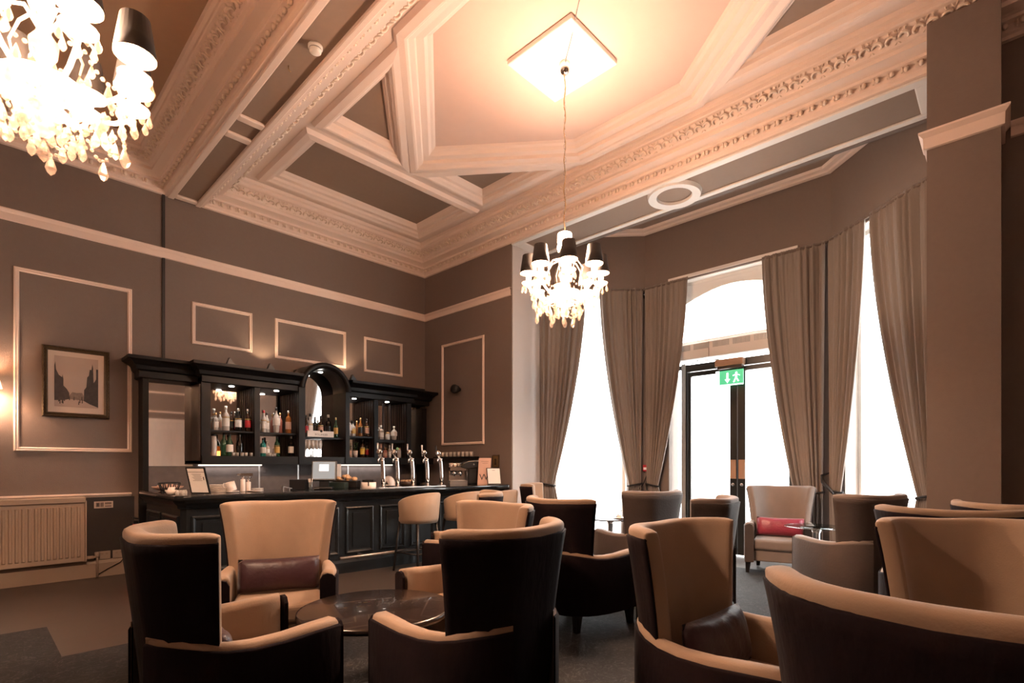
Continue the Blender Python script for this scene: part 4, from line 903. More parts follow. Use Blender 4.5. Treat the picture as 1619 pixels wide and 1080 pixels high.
BT = [
 (341,7.15,ZU,'square','clear','white','gold',0.22,0.034,'squat clear bottle at the far left end of the upper shelf',G1),
 (348,7.20,ZU,'round','clear','tan','gold',0.24,0.030,'slim clear bottle second from left on the upper shelf',G1),
 (357,7.10,ZU,'round','clear','white','white',0.31,0.042,'large clear bottle with round white label in the left bay',G1),
 (366,7.18,ZU,'round','brown','black','black',0.25,0.032,'brown bottle standing right of the large white labelled one',G1),
 (377,7.10,ZU,'round','black','white','silver',0.29,0.038,'dark bottle with round white label near the edge of the left mirror',G1),
 (392,7.10,ZU,'round','brown','red','silver',0.29,0.036,'dark bottle with red and white label against the reeded panel of the left bay',G1),
 (417,7.10,ZU,'round','clear','white','red',0.29,0.032,'tall white bottle with red cap at the left of the second bay',G1),
 (422,7.18,ZU,'round','clear','white','black',0.27,0.030,'pale bottle just behind the red capped one',G1),
 (437,7.10,ZU,'ball','clear','white','black',0.34,0.036,'round shouldered white bottle with tall black stopper in the second bay',G1),
 (443,7.20,ZU,'round','rose',None,'gold',0.28,0.030,'pink tinted bottle behind the round shouldered white one',G1),
 (456,7.09,ZU,'square','amber','tan','silver',0.31,0.036,'square amber whisky bottle with silver cap in the second bay',G1),
 (551,7.10,ZU,'ball','clear','white','black',0.28,0.040,'broad white bottle with black stopper right of the arch',G1),
 (558,7.12,ZU,'round','clear','gold','black',0.22,0.040,'short amber and white bottle beside the broad white one',G1),
 (564,7.20,ZU,'round','amber',None,'gold',0.24,0.028,'slim amber bottle third right of the arch',G1),
 (570,7.10,ZU,'round','amber','black','gold',0.28,0.034,'amber bottle with black label right of the arch',G1),
 (580,7.10,ZU,'round','brown','tan','black',0.28,0.034,'dark red bottle with tan label against the reeded panel',G1),
 (602,7.12,Z5,'square','clear','white','white',0.22,0.044,'big square cream bottle at the left of the fifth bay',G1),
 (613,7.18,Z5,'jar','clear','tan','gold',0.10,0.034,'short glass jar between two cream bottles in the fifth bay',G1),
 (623,7.12,Z5,'ball','clear','white','white',0.22,0.040,'cream bottle with white ball stopper in the fifth bay',G1),
 (338,7.14,ZL,'jar','clear','white','black',0.25,0.034,'tall white ribbed jar at the left of the lower shelf',G2),
 (354,7.12,ZL,'wine','green',None,'black',0.29,0.042,'dark wine bottle on the lower left shelf, left of the labelled one',G2),
 (363,7.08,ZL,'wine','green','white','black',0.285,0.042,'dark green bottle with a white emblem label on the lower left shelf',G2),
 (379,7.12,ZL,'wine','black',None,'black',0.29,0.044,'black wine bottle near the mirror edge on the lower left shelf',G2),
 (416,7.10,ZL,'square','teal','white','black',0.24,0.036,'teal square bottle on the lower shelf of the second bay',G2),
 (422,7.16,ZL,'round','clear','white','silver',0.20,0.034,'white bottle right beside the teal square one',G2),
 (438,7.12,ZL,'round','green','gold','black',0.27,0.034,'olive green bottle with gold label on the second lower shelf',G2),
 (460,7.10,ZL,'square','black','white','silver',0.28,0.036,'black square bottle with silver cap on the second lower shelf',G2),
 (573,7.10,ZL,'round','brown','yellow','black',0.27,0.036,'brown bottle with bright yellow label on the shelf right of the arch',G2),
 (580,7.16,ZL,'round','black','red','black',0.24,0.030,'black bottle with red strip label beside the yellow labelled one',G2),
 (609,7.10,ZL,'square','rose','tan','gold',0.16,0.034,'pink square bottle behind the first and second beer taps',G2),
 (616,7.14,ZL,'round','clear','white','silver',0.20,0.026,'slim clear bottle between the first two beer taps',G2),
 (631,7.14,ZL,'jar','clear','tan','gold',0.14,0.034,'pale jar on the lower shelf behind the beer taps',G2),
 (484,7.08,1.6405,'wine','brown','red','black',0.30,0.030,'slim bottle with red label at the left of the arch shelf',G3),
 (490,7.16,ZA,'round','clear','white','black',0.33,0.040,'tall frosted bottle at the left of the arch, against the mirror',G3),
 (498,7.18,ZA,'jar','black',None,'black',0.17,0.034,'short black jar in the arch',G3),
 (507,7.14,ZA,'round','brown','tan','black',0.31,0.036,'brown bottle with tan label in the middle of the arch',G3),
 (519,7.12,ZA,'square','black','black','silver',0.33,0.040,'black square bottle right of centre in the arch',G3),
 (531,7.05,ZA,'wine','green','gold','gold',0.29,0.030,'green bottle with gold label at the right end of the arch shelf',G3),
]
for b in BT: put_bottle(*b)
# champagne style box with a crest
bx = empty('drinks_box', (XatY(508, 7.02), 7.055, 1.6405)); tag(bx, 'long white presentation box with a small crest on the arch shelf', 'box')
bevel(MB().box(-0.20, -0.035, 0.0, 0.19, 0.035, 0.085).build('box_body', M_PAPER, bx), 0.004)
text('BOLLINGER', 0.036, M_GREYINK, bx, (0.0, -0.0362, 0.034), (PI/2, 0, 0))
MB().lathe([(0.019,0),(0.019,0.004),(0.012,0.006)], (0,0,0), 14, Tm((0.0, -0.035, 0.085),(1,0,0),(0,0,1),(0,-1,0))).build('crest', M_INK, bx)
# stemmed glasses in the lower arch
gl = MB().lathe([(0.028,0),(0.028,0.003),(0.004,0.006),(0.004,0.075),(0.022,0.09),(0.030,0.13),(0.026,0.175),(0.0245,0.175),(0.028,0.13),(0.019,0.094),(0.002,0.085)], n=12, cap=False)
glm = gl.mesh('wine_glass', M_CRYS)
for i, (u, y) in enumerate([(482,7.08),(488,7.08),(494,7.08),(500,7.08),(506,7.08),(484,7.20),(490,7.20),(496,7.20),(502,7.20)]):
    o = ob('wine_glass', glm, None, (XatY(u, y), y, ZL)); o.scale = (0.95, 0.95, 1.35); tag(o, ('clear stemmed glass in the %s row below the arch, %s' % ('front' if y < 7.1 else 'back', ['leftmost','second from the left','middle or third','fourth from the left','rightmost'][i if i < 5 else i-5])), 'glass', 'stemmed glasses under the arch')
tumb = MB().lathe([(0.022,0),(0.026,0.002),(0.029,0.075),(0.027,0.075),(0.023,0.008),(0.001,0.006)], n=12, cap=False).mesh('shot_glass', M_CRYS)
for i, u in enumerate((369, 375, 383, 389, 397)):
    o = ob('shot_glass', tumb, None, (XatY(u, 7.03), 7.03, ZL)); o.scale = (0.7,0.7,0.6); tag(o, '%s small shot glass from the left at the front of the lower left shelf' % ['first','second','third','fourth','fifth'][i], 'glass', 'shot glasses on the lower left shelf')
for i, u in enumerate((426, 430, 434)):
    o = ob('tumbler', tumb, None, (XatY(u, 7.04), 7.04, ZL)); o.scale = (0.8,0.8,0.6); tag(o, '%s low glass tumbler on the second lower shelf' % ['left','middle','right'][i], 'glass', 'tumblers on the second lower shelf')
# lantern candle on lower left shelf
cn = empty('candle_jar', (XatY(345, 7.16), 7.16, ZL)); tag(cn, 'glowing amber candle jar beside the ribbed white jar', 'candle')
MB().lathe([(0.032,0),(0.034,0.01),(0.034,0.12),(0.031,0.12),(0.030,0.01)], n=14, cap=False).build('jar', glass_mat('amber_glass', (1.0, 0.75, 0.5), 0.1), cn)
MB().lathe([(0.028,0.004),(0.028,0.06),(0.001,0.062)], n=12).build('wax', mat('candle_wax', (0.9, 0.6, 0.35), 0.5, emit=(1, 0.55, 0.25), es=1.5), cn)
# potted herbs
for i, (u, lab) in enumerate(((552, 'potted mint in a pink tin, on the shelf right of the arch'), (562, 'potted herb in a white tin, right of the pair on the shelf'))):
    p = empty('potted_herb', (XatY(u, 7.12), 7.12, ZL)); tag(p, lab, 'plant')
    MB().lathe([(0.030,0),(0.037,0.10),(0.034,0.10),(0.028,0.01)], n=14).build('pot', M_CARD if i == 0 else M_CHINA, p)
    MB().lathe([(0.033,0.085),(0.001,0.09)], n=12, cap=False).build('soil', M_LEG, p)
    for k in range(22):
        a = random.random()*2*PI; rr = 0.01+random.random()*0.028; z = 0.11+random.random()*0.12
        c = Vector((rr*math.cos(a), rr*math.sin(a), z)); l = 0.022
        d = Vector((math.cos(a), math.sin(a), random.uniform(-.3,.6))).normalized()*l; e = d.cross(Vector((0,0,1))).normalized()*0.010
        mb = MB().add([c-d, c+e+Vector((0,0,.002)), c+d, c-e+Vector((0,0,.002)), c+Vector((0,0,-0.003))], [(0,1,2,3),(0,4,1),(1,4,2),(2,4,3),(3,4,0)]); mb.build('leaf', M_LEAF, p)
    st = MB()
    for k in range(5):
        a = k*1.3; st.tube([(0,0,0.08),(0.012*math.cos(a),0.012*math.sin(a),0.15),(0.03*math.cos(a),0.03*math.sin(a),0.22)], 0.002, 5)
    st.build('stem', M_LEAF, p)
# ================================================================ THINGS ON THE BAR
def onbar(u, y, z=HB): return (XatY(u, y), y, z)
FC = TH - PI/2      # rotation so local +x is to the right of the picture and -y faces the camera
# tilted menu frame
mf = empty('framed_menu', onbar(318, 5.66), FC-0.10); tag(mf, 'white menu in a tall black frame tilted on the left end of the bar', 'menu')
Tt = Tm((0,0,0), (1,0,0), (-0.42,0.10,0.90), (0,-1,0.1))
Tt = Tm((0,0,0.004), (1,0,0), Vector((-0.33,0.14,0.93)).normalized(), Vector((0.0,-0.98,0.15)).normalized())
MB().box(-0.10, 0, -0.006, 0.10, 0.275, 0.006, Tt).build('frame', M_BLACK, mf)
pg = MB().box(-0.085, 0.014, 0.006, 0.085, 0.26, 0.0072, Tt).build('menu_page', M_PAPER, mf)
ln = MB()
for k in range(7): ln.box(-0.05+0.01*(k % 3), 0.20-k*0.011, 0.0072, 0.05-0.008*(k % 2), 0.204-k*0.011, 0.0077, Tt)
ln.build('print_lines', M_GREYINK, pg); MB().box(-0.085, 0.222, 0.0072, 0.085, 0.226, 0.0078, Tt).box(0.062, 0.14, 0.0072, 0.070, 0.175, 0.0078, Tt).build('rule_line', M_INK, pg)
# bread dish
dsh = empty('bread_dish', (1.52, 6.62, HB)); tag(dsh, 'oval pale dish at the far left end of the bar', 'dish')
MB().lathe([(0.06,0),(0.13,0.03),(0.15,0.05),(0.145,0.052),(0.10,0.03),(0.001,0.015)], n=24).build('dish', M_CARD, dsh)
MB().lathe([(0.001,0.02),(0.11,0.035),(0.10,0.062),(0.05,0.075),(0.001,0.078)], n=16).build('folded_cloth', M_CARD, dsh)
# cream ramekins and small jars
rk = empty('ramekin', onbar(270, 5.80)); tag(rk, 'white bowl of pale sachets at the left corner of the bar', 'bowl')
MB().lathe([(0.03,0),(0.05,0.045),(0.046,0.045),(0.028,0.006),(0.001,0.005)], n=18).build('bowl', M_CHINA, rk)
for k in range(5): MB().box(-0.018,-0.004,-0.02,0.018,0.004,0.02, Matrix.Translation((0.018*math.cos(k*1.3), 0.018*math.sin(k*1.3), 0.052)) @ Matrix.Rotation(k*0.7,4,'Z') @ Matrix.Rotation(0.4,4,'X')).build('sachet', M_PAPER, rk)
jm = MB().lathe([(0.015,0),(0.017,0.004),(0.017,0.03),(0.012,0.036),(0.012,0.044)], n=12).mesh('spice_jar', M_CRYS)
for k, u in enumerate((280, 285, 289, 293)):
    o = ob('spice_jar', jm, None, onbar(u, 5.74+0.03*(k % 2))); tag(o, '%s tiny glass jar from the left in the row beside the tilted menu' % ['first','second','third','fourth'][k], 'jar', 'tiny glass jars on the bar')
bk = empty('black_basket', onbar(268, 6.3)); tag(bk, 'black wire basket at the back of the left bar end', 'basket')
w_ = MB()
for k in range(12):
    a = 2*PI*k/12; w_.tube([(0.07*math.cos(a),0.07*math.sin(a),0),(0.10*math.cos(a+0.2),0.10*math.sin(a+0.2),0.10)], 0.003, 4); w_.tube([(0.07*math.cos(a),0.07*math.sin(a),0),(0.10*math.cos(a-0.2),0.10*math.sin(a-0.2),0.10)], 0.003, 4)
w_.build('wire_side', M_BLACK, bk)
MB().lathe([(0.07,0),(0.07,0.006)], n=24).build('basket_base', M_BLACK, bk); MB().tube([(0.10*math.cos(t),0.10*math.sin(t),0.10) for t in [2*PI*q/24 for q in range(25)]], 0.005, 6, cap=False).build('rim', M_BLACK, bk)
# napkin stack / open book, jug, mixer tap, saucers
nb = empty('napkin_stack', onbar(348, 6.02)); nb.rotation_euler.z = FC+0.2; tag(nb, 'wide stack of folded white napkins between the menu and the tilted jug', 'napkins')
for k in range(5): bevel(MB().box(-0.13+0.004*k, -0.09, 0.016*k, 0.13-0.003*k, 0.09, 0.016*k+0.014).build('napkin', M_CHINA, nb), 0.004)
jg = empty('milk_jug', onbar(367, 5.80)); tag(jg, 'tilted white jug with a ring handle left of the mixer taps', 'jug')
Tj = Matrix.Translation((0,0,0.02)) @ Matrix.Rotation(-0.30, 4, 'Y')
MB().lathe([(0.045,0),(0.048,0.005),(0.048,0.09),(0.044,0.09),(0.043,0.008),(0.001,0.006)], n=20, T=Tj).build('jug_body', M_CHINA, jg)
MB().tube([Tj @ Vector((-0.048-0.022*math.sin(t), 0, 0.07+0.025*math.cos(t))) for t in [PI*q/8 for q in range(9)]], 0.005, 6).build('handle', M_CHINA, jg)
MB().lathe([(0.05,0),(0.07,0.012),(0.068,0.014),(0.001,0.006)], n=20).build('saucer', M_CHINA, jg)
pm = empty('white_dispenser', onbar(388, 5.90)); tag(pm, 'pair of white dispensers with chrome tops standing on the bar', 'dispenser')
for dx, h in ((-0.025, 0.13), (0.03, 0.10)):
    MB().lathe([(0.022,0),(0.024,0.004),(0.024,h),(0.018,h+0.004)], (dx,0,0), 14).build('dispenser_body', M_CHINA, pm)
    MB().lathe([(0.012,h+0.004),(0.012,h+0.02),(0.02,h+0.022),(0.02,h+0.03)], (dx,0,0), 12).tube([(dx,0,h+0.03),(dx,0,h+0.055),(dx-0.06 if dx < 0 else dx+0.03,0,h+0.05)], 0.008, 8).build('pump', M_CHROME, pm)
MB().box(-0.05,-0.012,0.165,0.07,0.012,0.195).build('cross_head', M_CHROME, pm)
sa = MB().lathe([(0.03,0),(0.06,0.01),(0.058,0.013),(0.001,0.005)], n=18).mesh('saucer', M_CHINA)
for k, (u, y, z) in enumerate(((400, 5.84, 0), (407, 5.72, 0), (407, 5.72, 0.0135), (407, 5.72, 0.027))):
    o = ob('saucer', sa, None, onbar(u, y, HB+z)); tag(o, ('white saucer right of the dispensers', 'bottom saucer of the stack left of the till', 'middle saucer of the stack left of the till', 'top saucer of the stack left of the till')[k], 'saucer', 'white saucers on the bar')
cs = empty('clip_stand', onbar(452, 5.85)); tag(cs, 'small metal clip stand lying on the bar left of the till', 'stand')
MB().box(-0.05,-0.03,0.03,0.05,0.03,0.038, Matrix.Rotation(0.25,4,'Y')).build('plate', M_STEEL, cs); MB().box(-0.04,-0.02,0,-0.03,0.02,0.045).box(0.03,-0.02,0,0.04,0.02,0.03).build('foot', M_STEEL, cs)
sh_ = empty('straw_holder', onbar(491, 5.70)); tag(sh_, 'clear holder with pale stirrers just left of the till', 'holder')
MB().lathe([(0.024,0),(0.026,0.09),(0.024,0.09),(0.022,0.004),(0.001,0.003)], n=14).build('cup', M_TGLASS, sh_)
for k in range(5): MB().tube([(0.01*math.cos(k*1.3),0.01*math.sin(k*1.3),0.006),(0.022*math.cos(k*1.3),0.022*math.sin(k*1.3),0.13)], 0.0035, 5).build('stirrer', M_CHINA, sh_)
bxx = bevel(MB().box(-0.09,-0.06,0,0.09,0.06,0.115).build('black_box', M_BLACK), 0.006); bxx.location = onbar(473, 5.95); bxx.rotation_euler.z = FC; tag(bxx, 'plain black box on the bar left of the till', 'box')
# till
tl = empty('till', onbar(512, 5.72), FC+0.18); tag(tl, 'touch screen till with a bright window on its grey screen', 'till')
Tl = Matrix.Translation((0,0,0.10)) @ Matrix.Rotation(-0.22, 4, 'X')
bevel(MB().box(-0.14,-0.02,0,0.14,0.02,0.235,Tl).build('screen_housing', M_BLACK, tl), 0.008)
scn = MB().box(-0.122,-0.0225,0.02,0.122,-0.019,0.22,Tl).build('screen', M_SCREEN, tl)
MB().box(-0.052,-0.0235,0.11,0.052,-0.0225,0.19,Tl).build('screen_window', M_SCREENW, scn)
bevel(MB().box(-0.10,-0.06,0,0.10,0.10,0.03).build('base', M_BLACK, tl), 0.01); MB().box(-0.05,0.0,0.03,0.05,0.07,0.16).build('stand', M_BLACK, tl)
MB().box(-0.10,-0.062,0.012,-0.04,-0.060,0.018).build('status_strip', M_STEEL, tl)
# white speaker-like cup on the back counter right of till
wc = empty('white_cup', (XatY(533, 6.2), 6.2, 0.90)); 
bpy.data.objects.remove(wc)
wc = bevel(MB().box(-0.05,-0.03,0,0.05,0.03,0.36).build('paper_roll_box', M_PAPER), 0.008); wc.location = (XatY(533, 6.9), 6.9, 0.9005); tag(wc, 'white upright box on the back counter just right of the till', 'box')
# dark green box with food tray
gb = bevel(MB().box(-0.10,-0.07,0,0.10,0.07,0.075).build('storage_box', mat('dark_green', (0.015,0.03,0.028), 0.4)), 0.005); gb.location = onbar(535, 5.85); gb.rotation_euler.z = FC; tag(gb, 'dark green box on the bar between till and cake tray', 'box')
ft = empty('cake_tray', onbar(548, 6.0), FC); tag(ft, 'tray heaped with pastries behind the dark boxes', 'tray')
bevel(MB().box(-0.15,-0.08,0,0.15,0.08,0.085).build('tray_box', M_CAB, ft), 0.005)
for k in range(16):
    a = random.random()*6.28; x = random.uniform(-0.12, 0.12); y = random.uniform(-0.05, 0.05); z = 0.10+0.05*(1-abs(x)/0.14)*random.random()
    MB().sphere((x,y,z), random.uniform(0.026,0.036), 9, 6, 0.7).build('pastry', M_BREAD, ft)
# steel bucket with black dividers
cd = empty('cutlery_caddy', onbar(583, 5.62), FC); tag(cd, 'oval brushed white caddy with black inserts left of the first beer tap', 'caddy')
prof_ = [(0.085,0),(0.088,0.005),(0.088,0.075),(0.083,0.075),(0.082,0.01)]
MB().lathe(prof_, n=28, T=Matrix.Scale(0.75, 4, (0,1,0))).build('caddy_body', M_CHINA, cd)
for x in (-0.045, 0.0, 0.048): MB().box(x-0.02,-0.04,0.012,x+0.02,0.04,0.105).build('insert', M_BLACK, cd)
MB().box(0.008,-0.068,0.03,0.022,-0.062,0.078).build('front_slot', M_BLACK, cd)
# white dome (napkin fan) behind taps
dm_ = empty('white_dome', onbar(614, 5.95), FC); tag(dm_, 'white domed cover with a black arrow mark behind the first two beer taps', 'cover')
MB().lathe([(0.09,0.0),(0.09,0.02),(0.088,0.06),(0.07,0.10),(0.04,0.13),(0.001,0.14)], n=24).build('dome', M_CHINA, dm_); MB().lathe([(0.10,0),(0.10,0.012),(0.09,0.012)], n=24).build('base_ring', M_BLACK, dm_)
MB().prism([(-0.02,0.03),(0.02,0.03),(0,0.075)], 0.085, 0.095, Tm((0,0,0),(1,0,0),(0,0,1),(0,-1,0))).build('arrow_mark', M_INK, dm_)
# pastry board right of second tap
pb_ = empty('pastry_plate', onbar(643, 5.98), FC); tag(pb_, 'brown dish of pastries behind the third beer tap', 'dish')
MB().lathe([(0.10,0),(0.11,0.06),(0.105,0.06),(0.09,0.01)], n=20).build('dish', M_FLUTE, pb_)
for k in range(8): MB().sphere((0.06*math.cos(k*0.8),0.06*math.sin(k*0.8),0.062), 0.026, 8, 5, 0.7).build('pastry', M_BREAD, pb_)
# beer taps
def tap(u, desc, badge, lever, s=1.0):
    r = empty('beer_tap', onbar(u, 5.66), FC); tag(r, desc, 'beer tap', 'chrome beer taps on the bar')
    h = 0.36
    MB().lathe([(0.05,0),(0.05,0.008),(0.035,0.015)], n=20).build('base_flange', M_CHROME, r)
    pts = [(0.0,0,0.01),(0.0,0,0.12),(-0.004,0,0.24),(-0.012,0,0.33),(-0.026,0,h+0.02)]
    MB().tube(pts, [0.024,0.025,0.026,0.027,0.024], 14).build('column', M_CHROME, r)
    MB().lathe([(0.026,0.0),(0.029,0.006),(0.029,0.018),(0.022,0.024),(0.001,0.028)], (-0.014,0,h-0.01), 14).build('collar', M_CHROME, r)
    MB().tube([(-0.02,-0.02,h),(-0.035,-0.05,h+0.01),(-0.045,-0.07,h-0.01),(-0.045,-0.072,h-0.05)], 0.010, 8).build('spout', M_CHROME, r)
    MB().tube([(-0.03,0,h+0.01),(-0.045,0,h+0.05)], [0.012,0.010], 8).build('neck', M_CHROME, r)
    TB = Tm((-0.045, -0.01, h+0.085), (1,0,0), (0,0,1), (0,-1,0))
    MB().lathe([(0.032,0),(0.036,0.004),(0.036,0.018),(0.030,0.022)], n=20, T=TB).build('badge_ring', M_CHROME, r)
    MB().lathe([(0.030,0.0185),(0.001,0.0235)], n=18, T=TB, cap=False).build('badge', badge, r)
    if lever == 'plain': pl_ = [(-0.065,0.02,h+0.06),(-0.078,0.02,h+0.13),(-0.075,0.02,h+0.20)]
    else: pl_ = [(-0.075,0.02,h+0.04),(-0.078,0.02,h+0.12),(-0.080,0.02,h+0.19)]
    MB().tube(pl_, [0.006,0.009,0.012], 8).build('lever_handle', lever_mat[lever], r)
    return r
lever_mat = {'plain': M_STEEL, 'cream': M_CHINA, 'dark': M_BLACK}
tap(606, 'leftmost beer tap, with a domed chrome badge', M_STEEL, 'plain')
tap(629, 'second beer tap from the left, with a white and green badge', M_CHINA, 'plain')
tap(653, 'third beer tap from the left, with a round glassy badge', M_GREYM, 'plain')
tap(676, 'fourth beer tap from the left, with a cream lever', M_STEEL, 'cream')
tap(698, 'rightmost beer tap, with a glowing white badge', mat('lit_badge', (0.9,0.9,0.9), 0.3, emit=(1,1,1), es=1.0), 'dark')
o = MB().prism([(-0.02,0),(0.02,0),(0.02,0.02),(0,0.035),(-0.02,0.02)], 0, 0.006, Tm((XatY(629,5.66)-0.03, 5.63, HB+0.475),(1,0,0),(0,0,1),(0,-1,0))).build('badge_crest', M_LEAF); 
tb_ = [x for x in bpy.data.objects if x.get('label','').startswith('second beer tap')][0]; reparent_m = o; o.parent = tb_; o.matrix_parent_inverse = (Matrix.Translation(tb_.location) @ Matrix.Rotation(FC, 4, 'Z')).inverted()
bm_ = bevel(MB().box(-0.33,-0.055,0,0.33,0.055,0.006).build('drip_mat', M_STEEL), 0.002); bm_.location = ((XatY(606,5.56)+XatY(698,5.56))/2, 5.575, HB); bm_.rotation_euler.z = -0.06; bm_.scale = (1.5,0.6,1); tag(bm_, 'steel drip mat in front of the beer taps', 'drip mat')
# coffee machine
cf = empty('coffee_machine', (XatY(732, 5.98), 5.93, HB), FC+0.25); tag(cf, 'black and chrome espresso machine at the right end of the bar', 'coffee machine')
bevel(MB().box(0.02,-0.16,0,0.20,0.16,0.34).build('side_housing', M_BLACK, cf), 0.02, 3)
hood = MB().prism([(-0.10,0.25),(-0.06,0.31),(0.02,0.345),(0.20,0.36),(0.20,0.24),(0.0,0.22)], -0.17, 0.17, Tm((0,0,0),(1,0,0),(0,0,1),(0,1,0))); bevel(hood.build('hood', M_BLACK, cf), 0.015, 3)
MB().box(-0.24,-0.10,0,0.02,0.16,0.05).build('drip_tray', M_STEEL, cf); MB().box(-0.24,0.04,0.05,0.02,0.16,0.26).build('back_body', M_CHROME, cf)
MB().box(-0.24,-0.12,0.20,0.02,0.05,0.25).build('group_head_bar', M_CHROME, cf)
for x in (-0.18, -0.09): 
    MB().lathe([(0.03,0.13),(0.034,0.15),(0.034,0.20)], (x,-0.07,0), 14).build('group_head', M_CHROME, cf); MB().tube([(x,-0.10,0.15),(x-0.01,-0.20,0.13)], 0.012, 8).build('portafilter_handle', M_BLACK, cf)
MB().tube([(0.0,-0.13,0.22),(0.005,-0.15,0.12),(0.01,-0.14,0.06)], 0.005, 6).build('steam_wand', M_CHROME, cf)
MB().tube([(-0.24,-0.08,0.27),(-0.24,-0.08,0.30),(0.0,-0.08,0.30)], 0.006, 6).build('cup_rail', M_CHROME, cf)
MB().lathe([(0.012,0),(0.013,0.004)], (0,0,0), 12, Tm((0.10,-0.172,0.29),(1,0,0),(0,0,1),(0,-1,0))).build('maker_badge', M_STEEL, cf)
cupm = MB().lathe([(0.018,0),(0.030,0.03),(0.034,0.05),(0.031,0.05),(0.016,0.005),(0.001,0.004)], n=14).mesh('coffee_cup', M_CHINA)
for k in range(4):
    o = ob('coffee_cup', cupm, None, (cf.location.x-0.15+k*0.062, 6.07+0.0*k, HB+0.0)); 
    Tm4 = Matrix.Translation(cf.location) @ Matrix.Rotation(FC+0.25, 4, 'Z'); o.location = Tm4 @ Vector((-0.20+k*0.062, 0.10, 0.2605)); tag(o, '%s pale cup from the left on top of the espresso machine' % ['first','second','third','fourth'][k], 'cup', 'cups on the espresso machine')
# big rose menu card and small white frame
mc = empty('menu_card', onbar(764, 5.55), FC+0.1); tag(mc, 'tall rose coloured folded menu card marked W, leaning behind the white frame', 'menu')
Tc = Tm((0,0,0.002), (1,0,0), Vector((0.06,0.10,0.99)).normalized(), Vector((0,-1,0.1)).normalized())
MB().box(-0.08,0,-0.002,0.095,0.385,0.002,Tc).build('card', M_CARD, mc)
MB().box(-0.085,0,-0.012,-0.075,0.375,-0.002,Tc).box(-0.08,0.0,-0.014,0.07,0.37,-0.010,Tc).build('back_leaf', M_CARD, mc)
t = text('W', 0.13, M_INK, mc, Tc @ Vector((0.005,0.10,0.0026)), (PI/2-0.1, 0, 0), 'monogram')
MB().box(-0.05,0.33,0.002,0.06,0.334,0.0028,Tc).box(-0.03,0.305,0.002,0.05,0.308,0.0028,Tc).build('print_lines', M_INK, mc)
wf = empty('framed_menu', onbar(782, 5.42), FC+0.05); tag(wf, 'small white notice in a thin black frame at the right end of the bar', 'menu')
Tf = Tm((0,0,0.003), (1,0,0), Vector((-0.08,0.12,0.98)).normalized(), Vector((0,-0.99,0.12)).normalized())
MB().box(-0.10,0,-0.005,0.10,0.24,0.004,Tf).build('frame', M_BLACK, wf); MB().box(-0.09,0.01,0.004,0.09,0.23,0.0052,Tf).build('menu_page', M_PAPER, wf)
MB().box(-0.02,0.20,0.0052,0.02,0.206,0.0058,Tf).build('print_lines', M_GREYINK, wf)
# stack of baskets on the wall shelf near speaker (glasses row)
gs = empty('wall_shelf', (5.44, 6.45, 1.36)); tag(gs, 'narrow dark shelf of glasses on the return wall above the espresso machine', 'shelf')
MB().box(-0.10,-0.45,0,0.10,0.45,0.02).build('shelf_board', M_CAB, gs)
for k in range(9):
    o = ob('tumbler', tumb, None, (5.42, 6.05+k*0.10, 1.3805)); tag(o, '%s clear tumbler from the right in the row above the espresso machine' % ['first','second','third','fourth','fifth','sixth','seventh','eighth','ninth'][k], 'glass', 'tumblers on the wall shelf')
# ================================================================ BAR STOOLS
def make_stool():
    r = empty('bar_stool', (0,0,0))
    # tub back, faces +x (towards the bar)
    N = 22; P = []
    for i in range(N+1):
        a = PI*0.5 + PI*(i/N)*1.0      # from left side round the back to the right side
        a = math.radians(75 + 210*i/N); tt = abs(i/N-0.5)*2
        top = 0.30 - 0.10*tt**2.2; ro = 0.245
        c_, s_ = math.cos(a), math.sin(a)
        fl = lambda z: 1+0.10*(z/0.3)
        P.append([(ro*0.86*c_, ro*0.90*s_, 0.0), (ro*0.86*fl(top)*c_, ro*0.90*fl(top)*s_, top-0.01), (ro*0.93*fl(top)*c_, ro*0.95*fl(top)*s_, top+0.008), (ro*fl(top)*c_, ro*fl(top)*s_, top-0.01), (ro*1.0*c_, ro*1.0*s_, 0.0), (ro*0.95*c_, ro*0.95*s_, -0.05), (ro*0.80*c_, ro*0.80*s_, -0.05)])
    mb = MB().grid(P, True); mb.add([P[0][j] for j in range(7)], [tuple(range(7))]); mb.add([P[-1][j] for j in range(7)], [tuple(range(7))])
    o = mb.build('backrest', M_TAN, r); o.location.z = 0.62
    s = MB().lathe([(0.001,0),(0.20,0),(0.225,0.02),(0.225,0.06),(0.20,0.085),(0.001,0.095)], n=28).build('seat', M_TAN, r); s.location.z = 0.57
    for sx in (-1, 1):
        for sy in (-1, 1): MB().tube([(0.15*sx,0.15*sy,0.575),(0.20*sx,0.20*sy,0.0)], [0.018,0.013], 8).build('leg', M_LEG, r)
    c4 = [(0.185,0.185),(-0.185,0.185),(-0.185,-0.185),(0.185,-0.185)]
    for k in range(4): a, b = c4[k], c4[(k+1) % 4]; MB().tube([(a[0],a[1],0.22),(b[0],b[1],0.22)], 0.010, 6).build('foot_rest', M_LEG, r)
    return r
st0 = make_stool()
for i, (x, y, a, lab) in enumerate(((3.72,5.10,PI/2+0.15,'tan tub-backed bar stool nearest the camera at the bar'), (4.30,4.98,PI/2+0.12,'middle tan tub-backed bar stool of the three at the bar'), (4.86,4.90,PI/2+0.05,'farthest tan tub-backed bar stool, by the end of the bar'))):
    s = st0 if i == 0 else copy_tree(st0); s.location = (x, y, 0); s.rotation_euler.z = a; tag(s, lab, 'bar stool', 'bar stools at the counter')

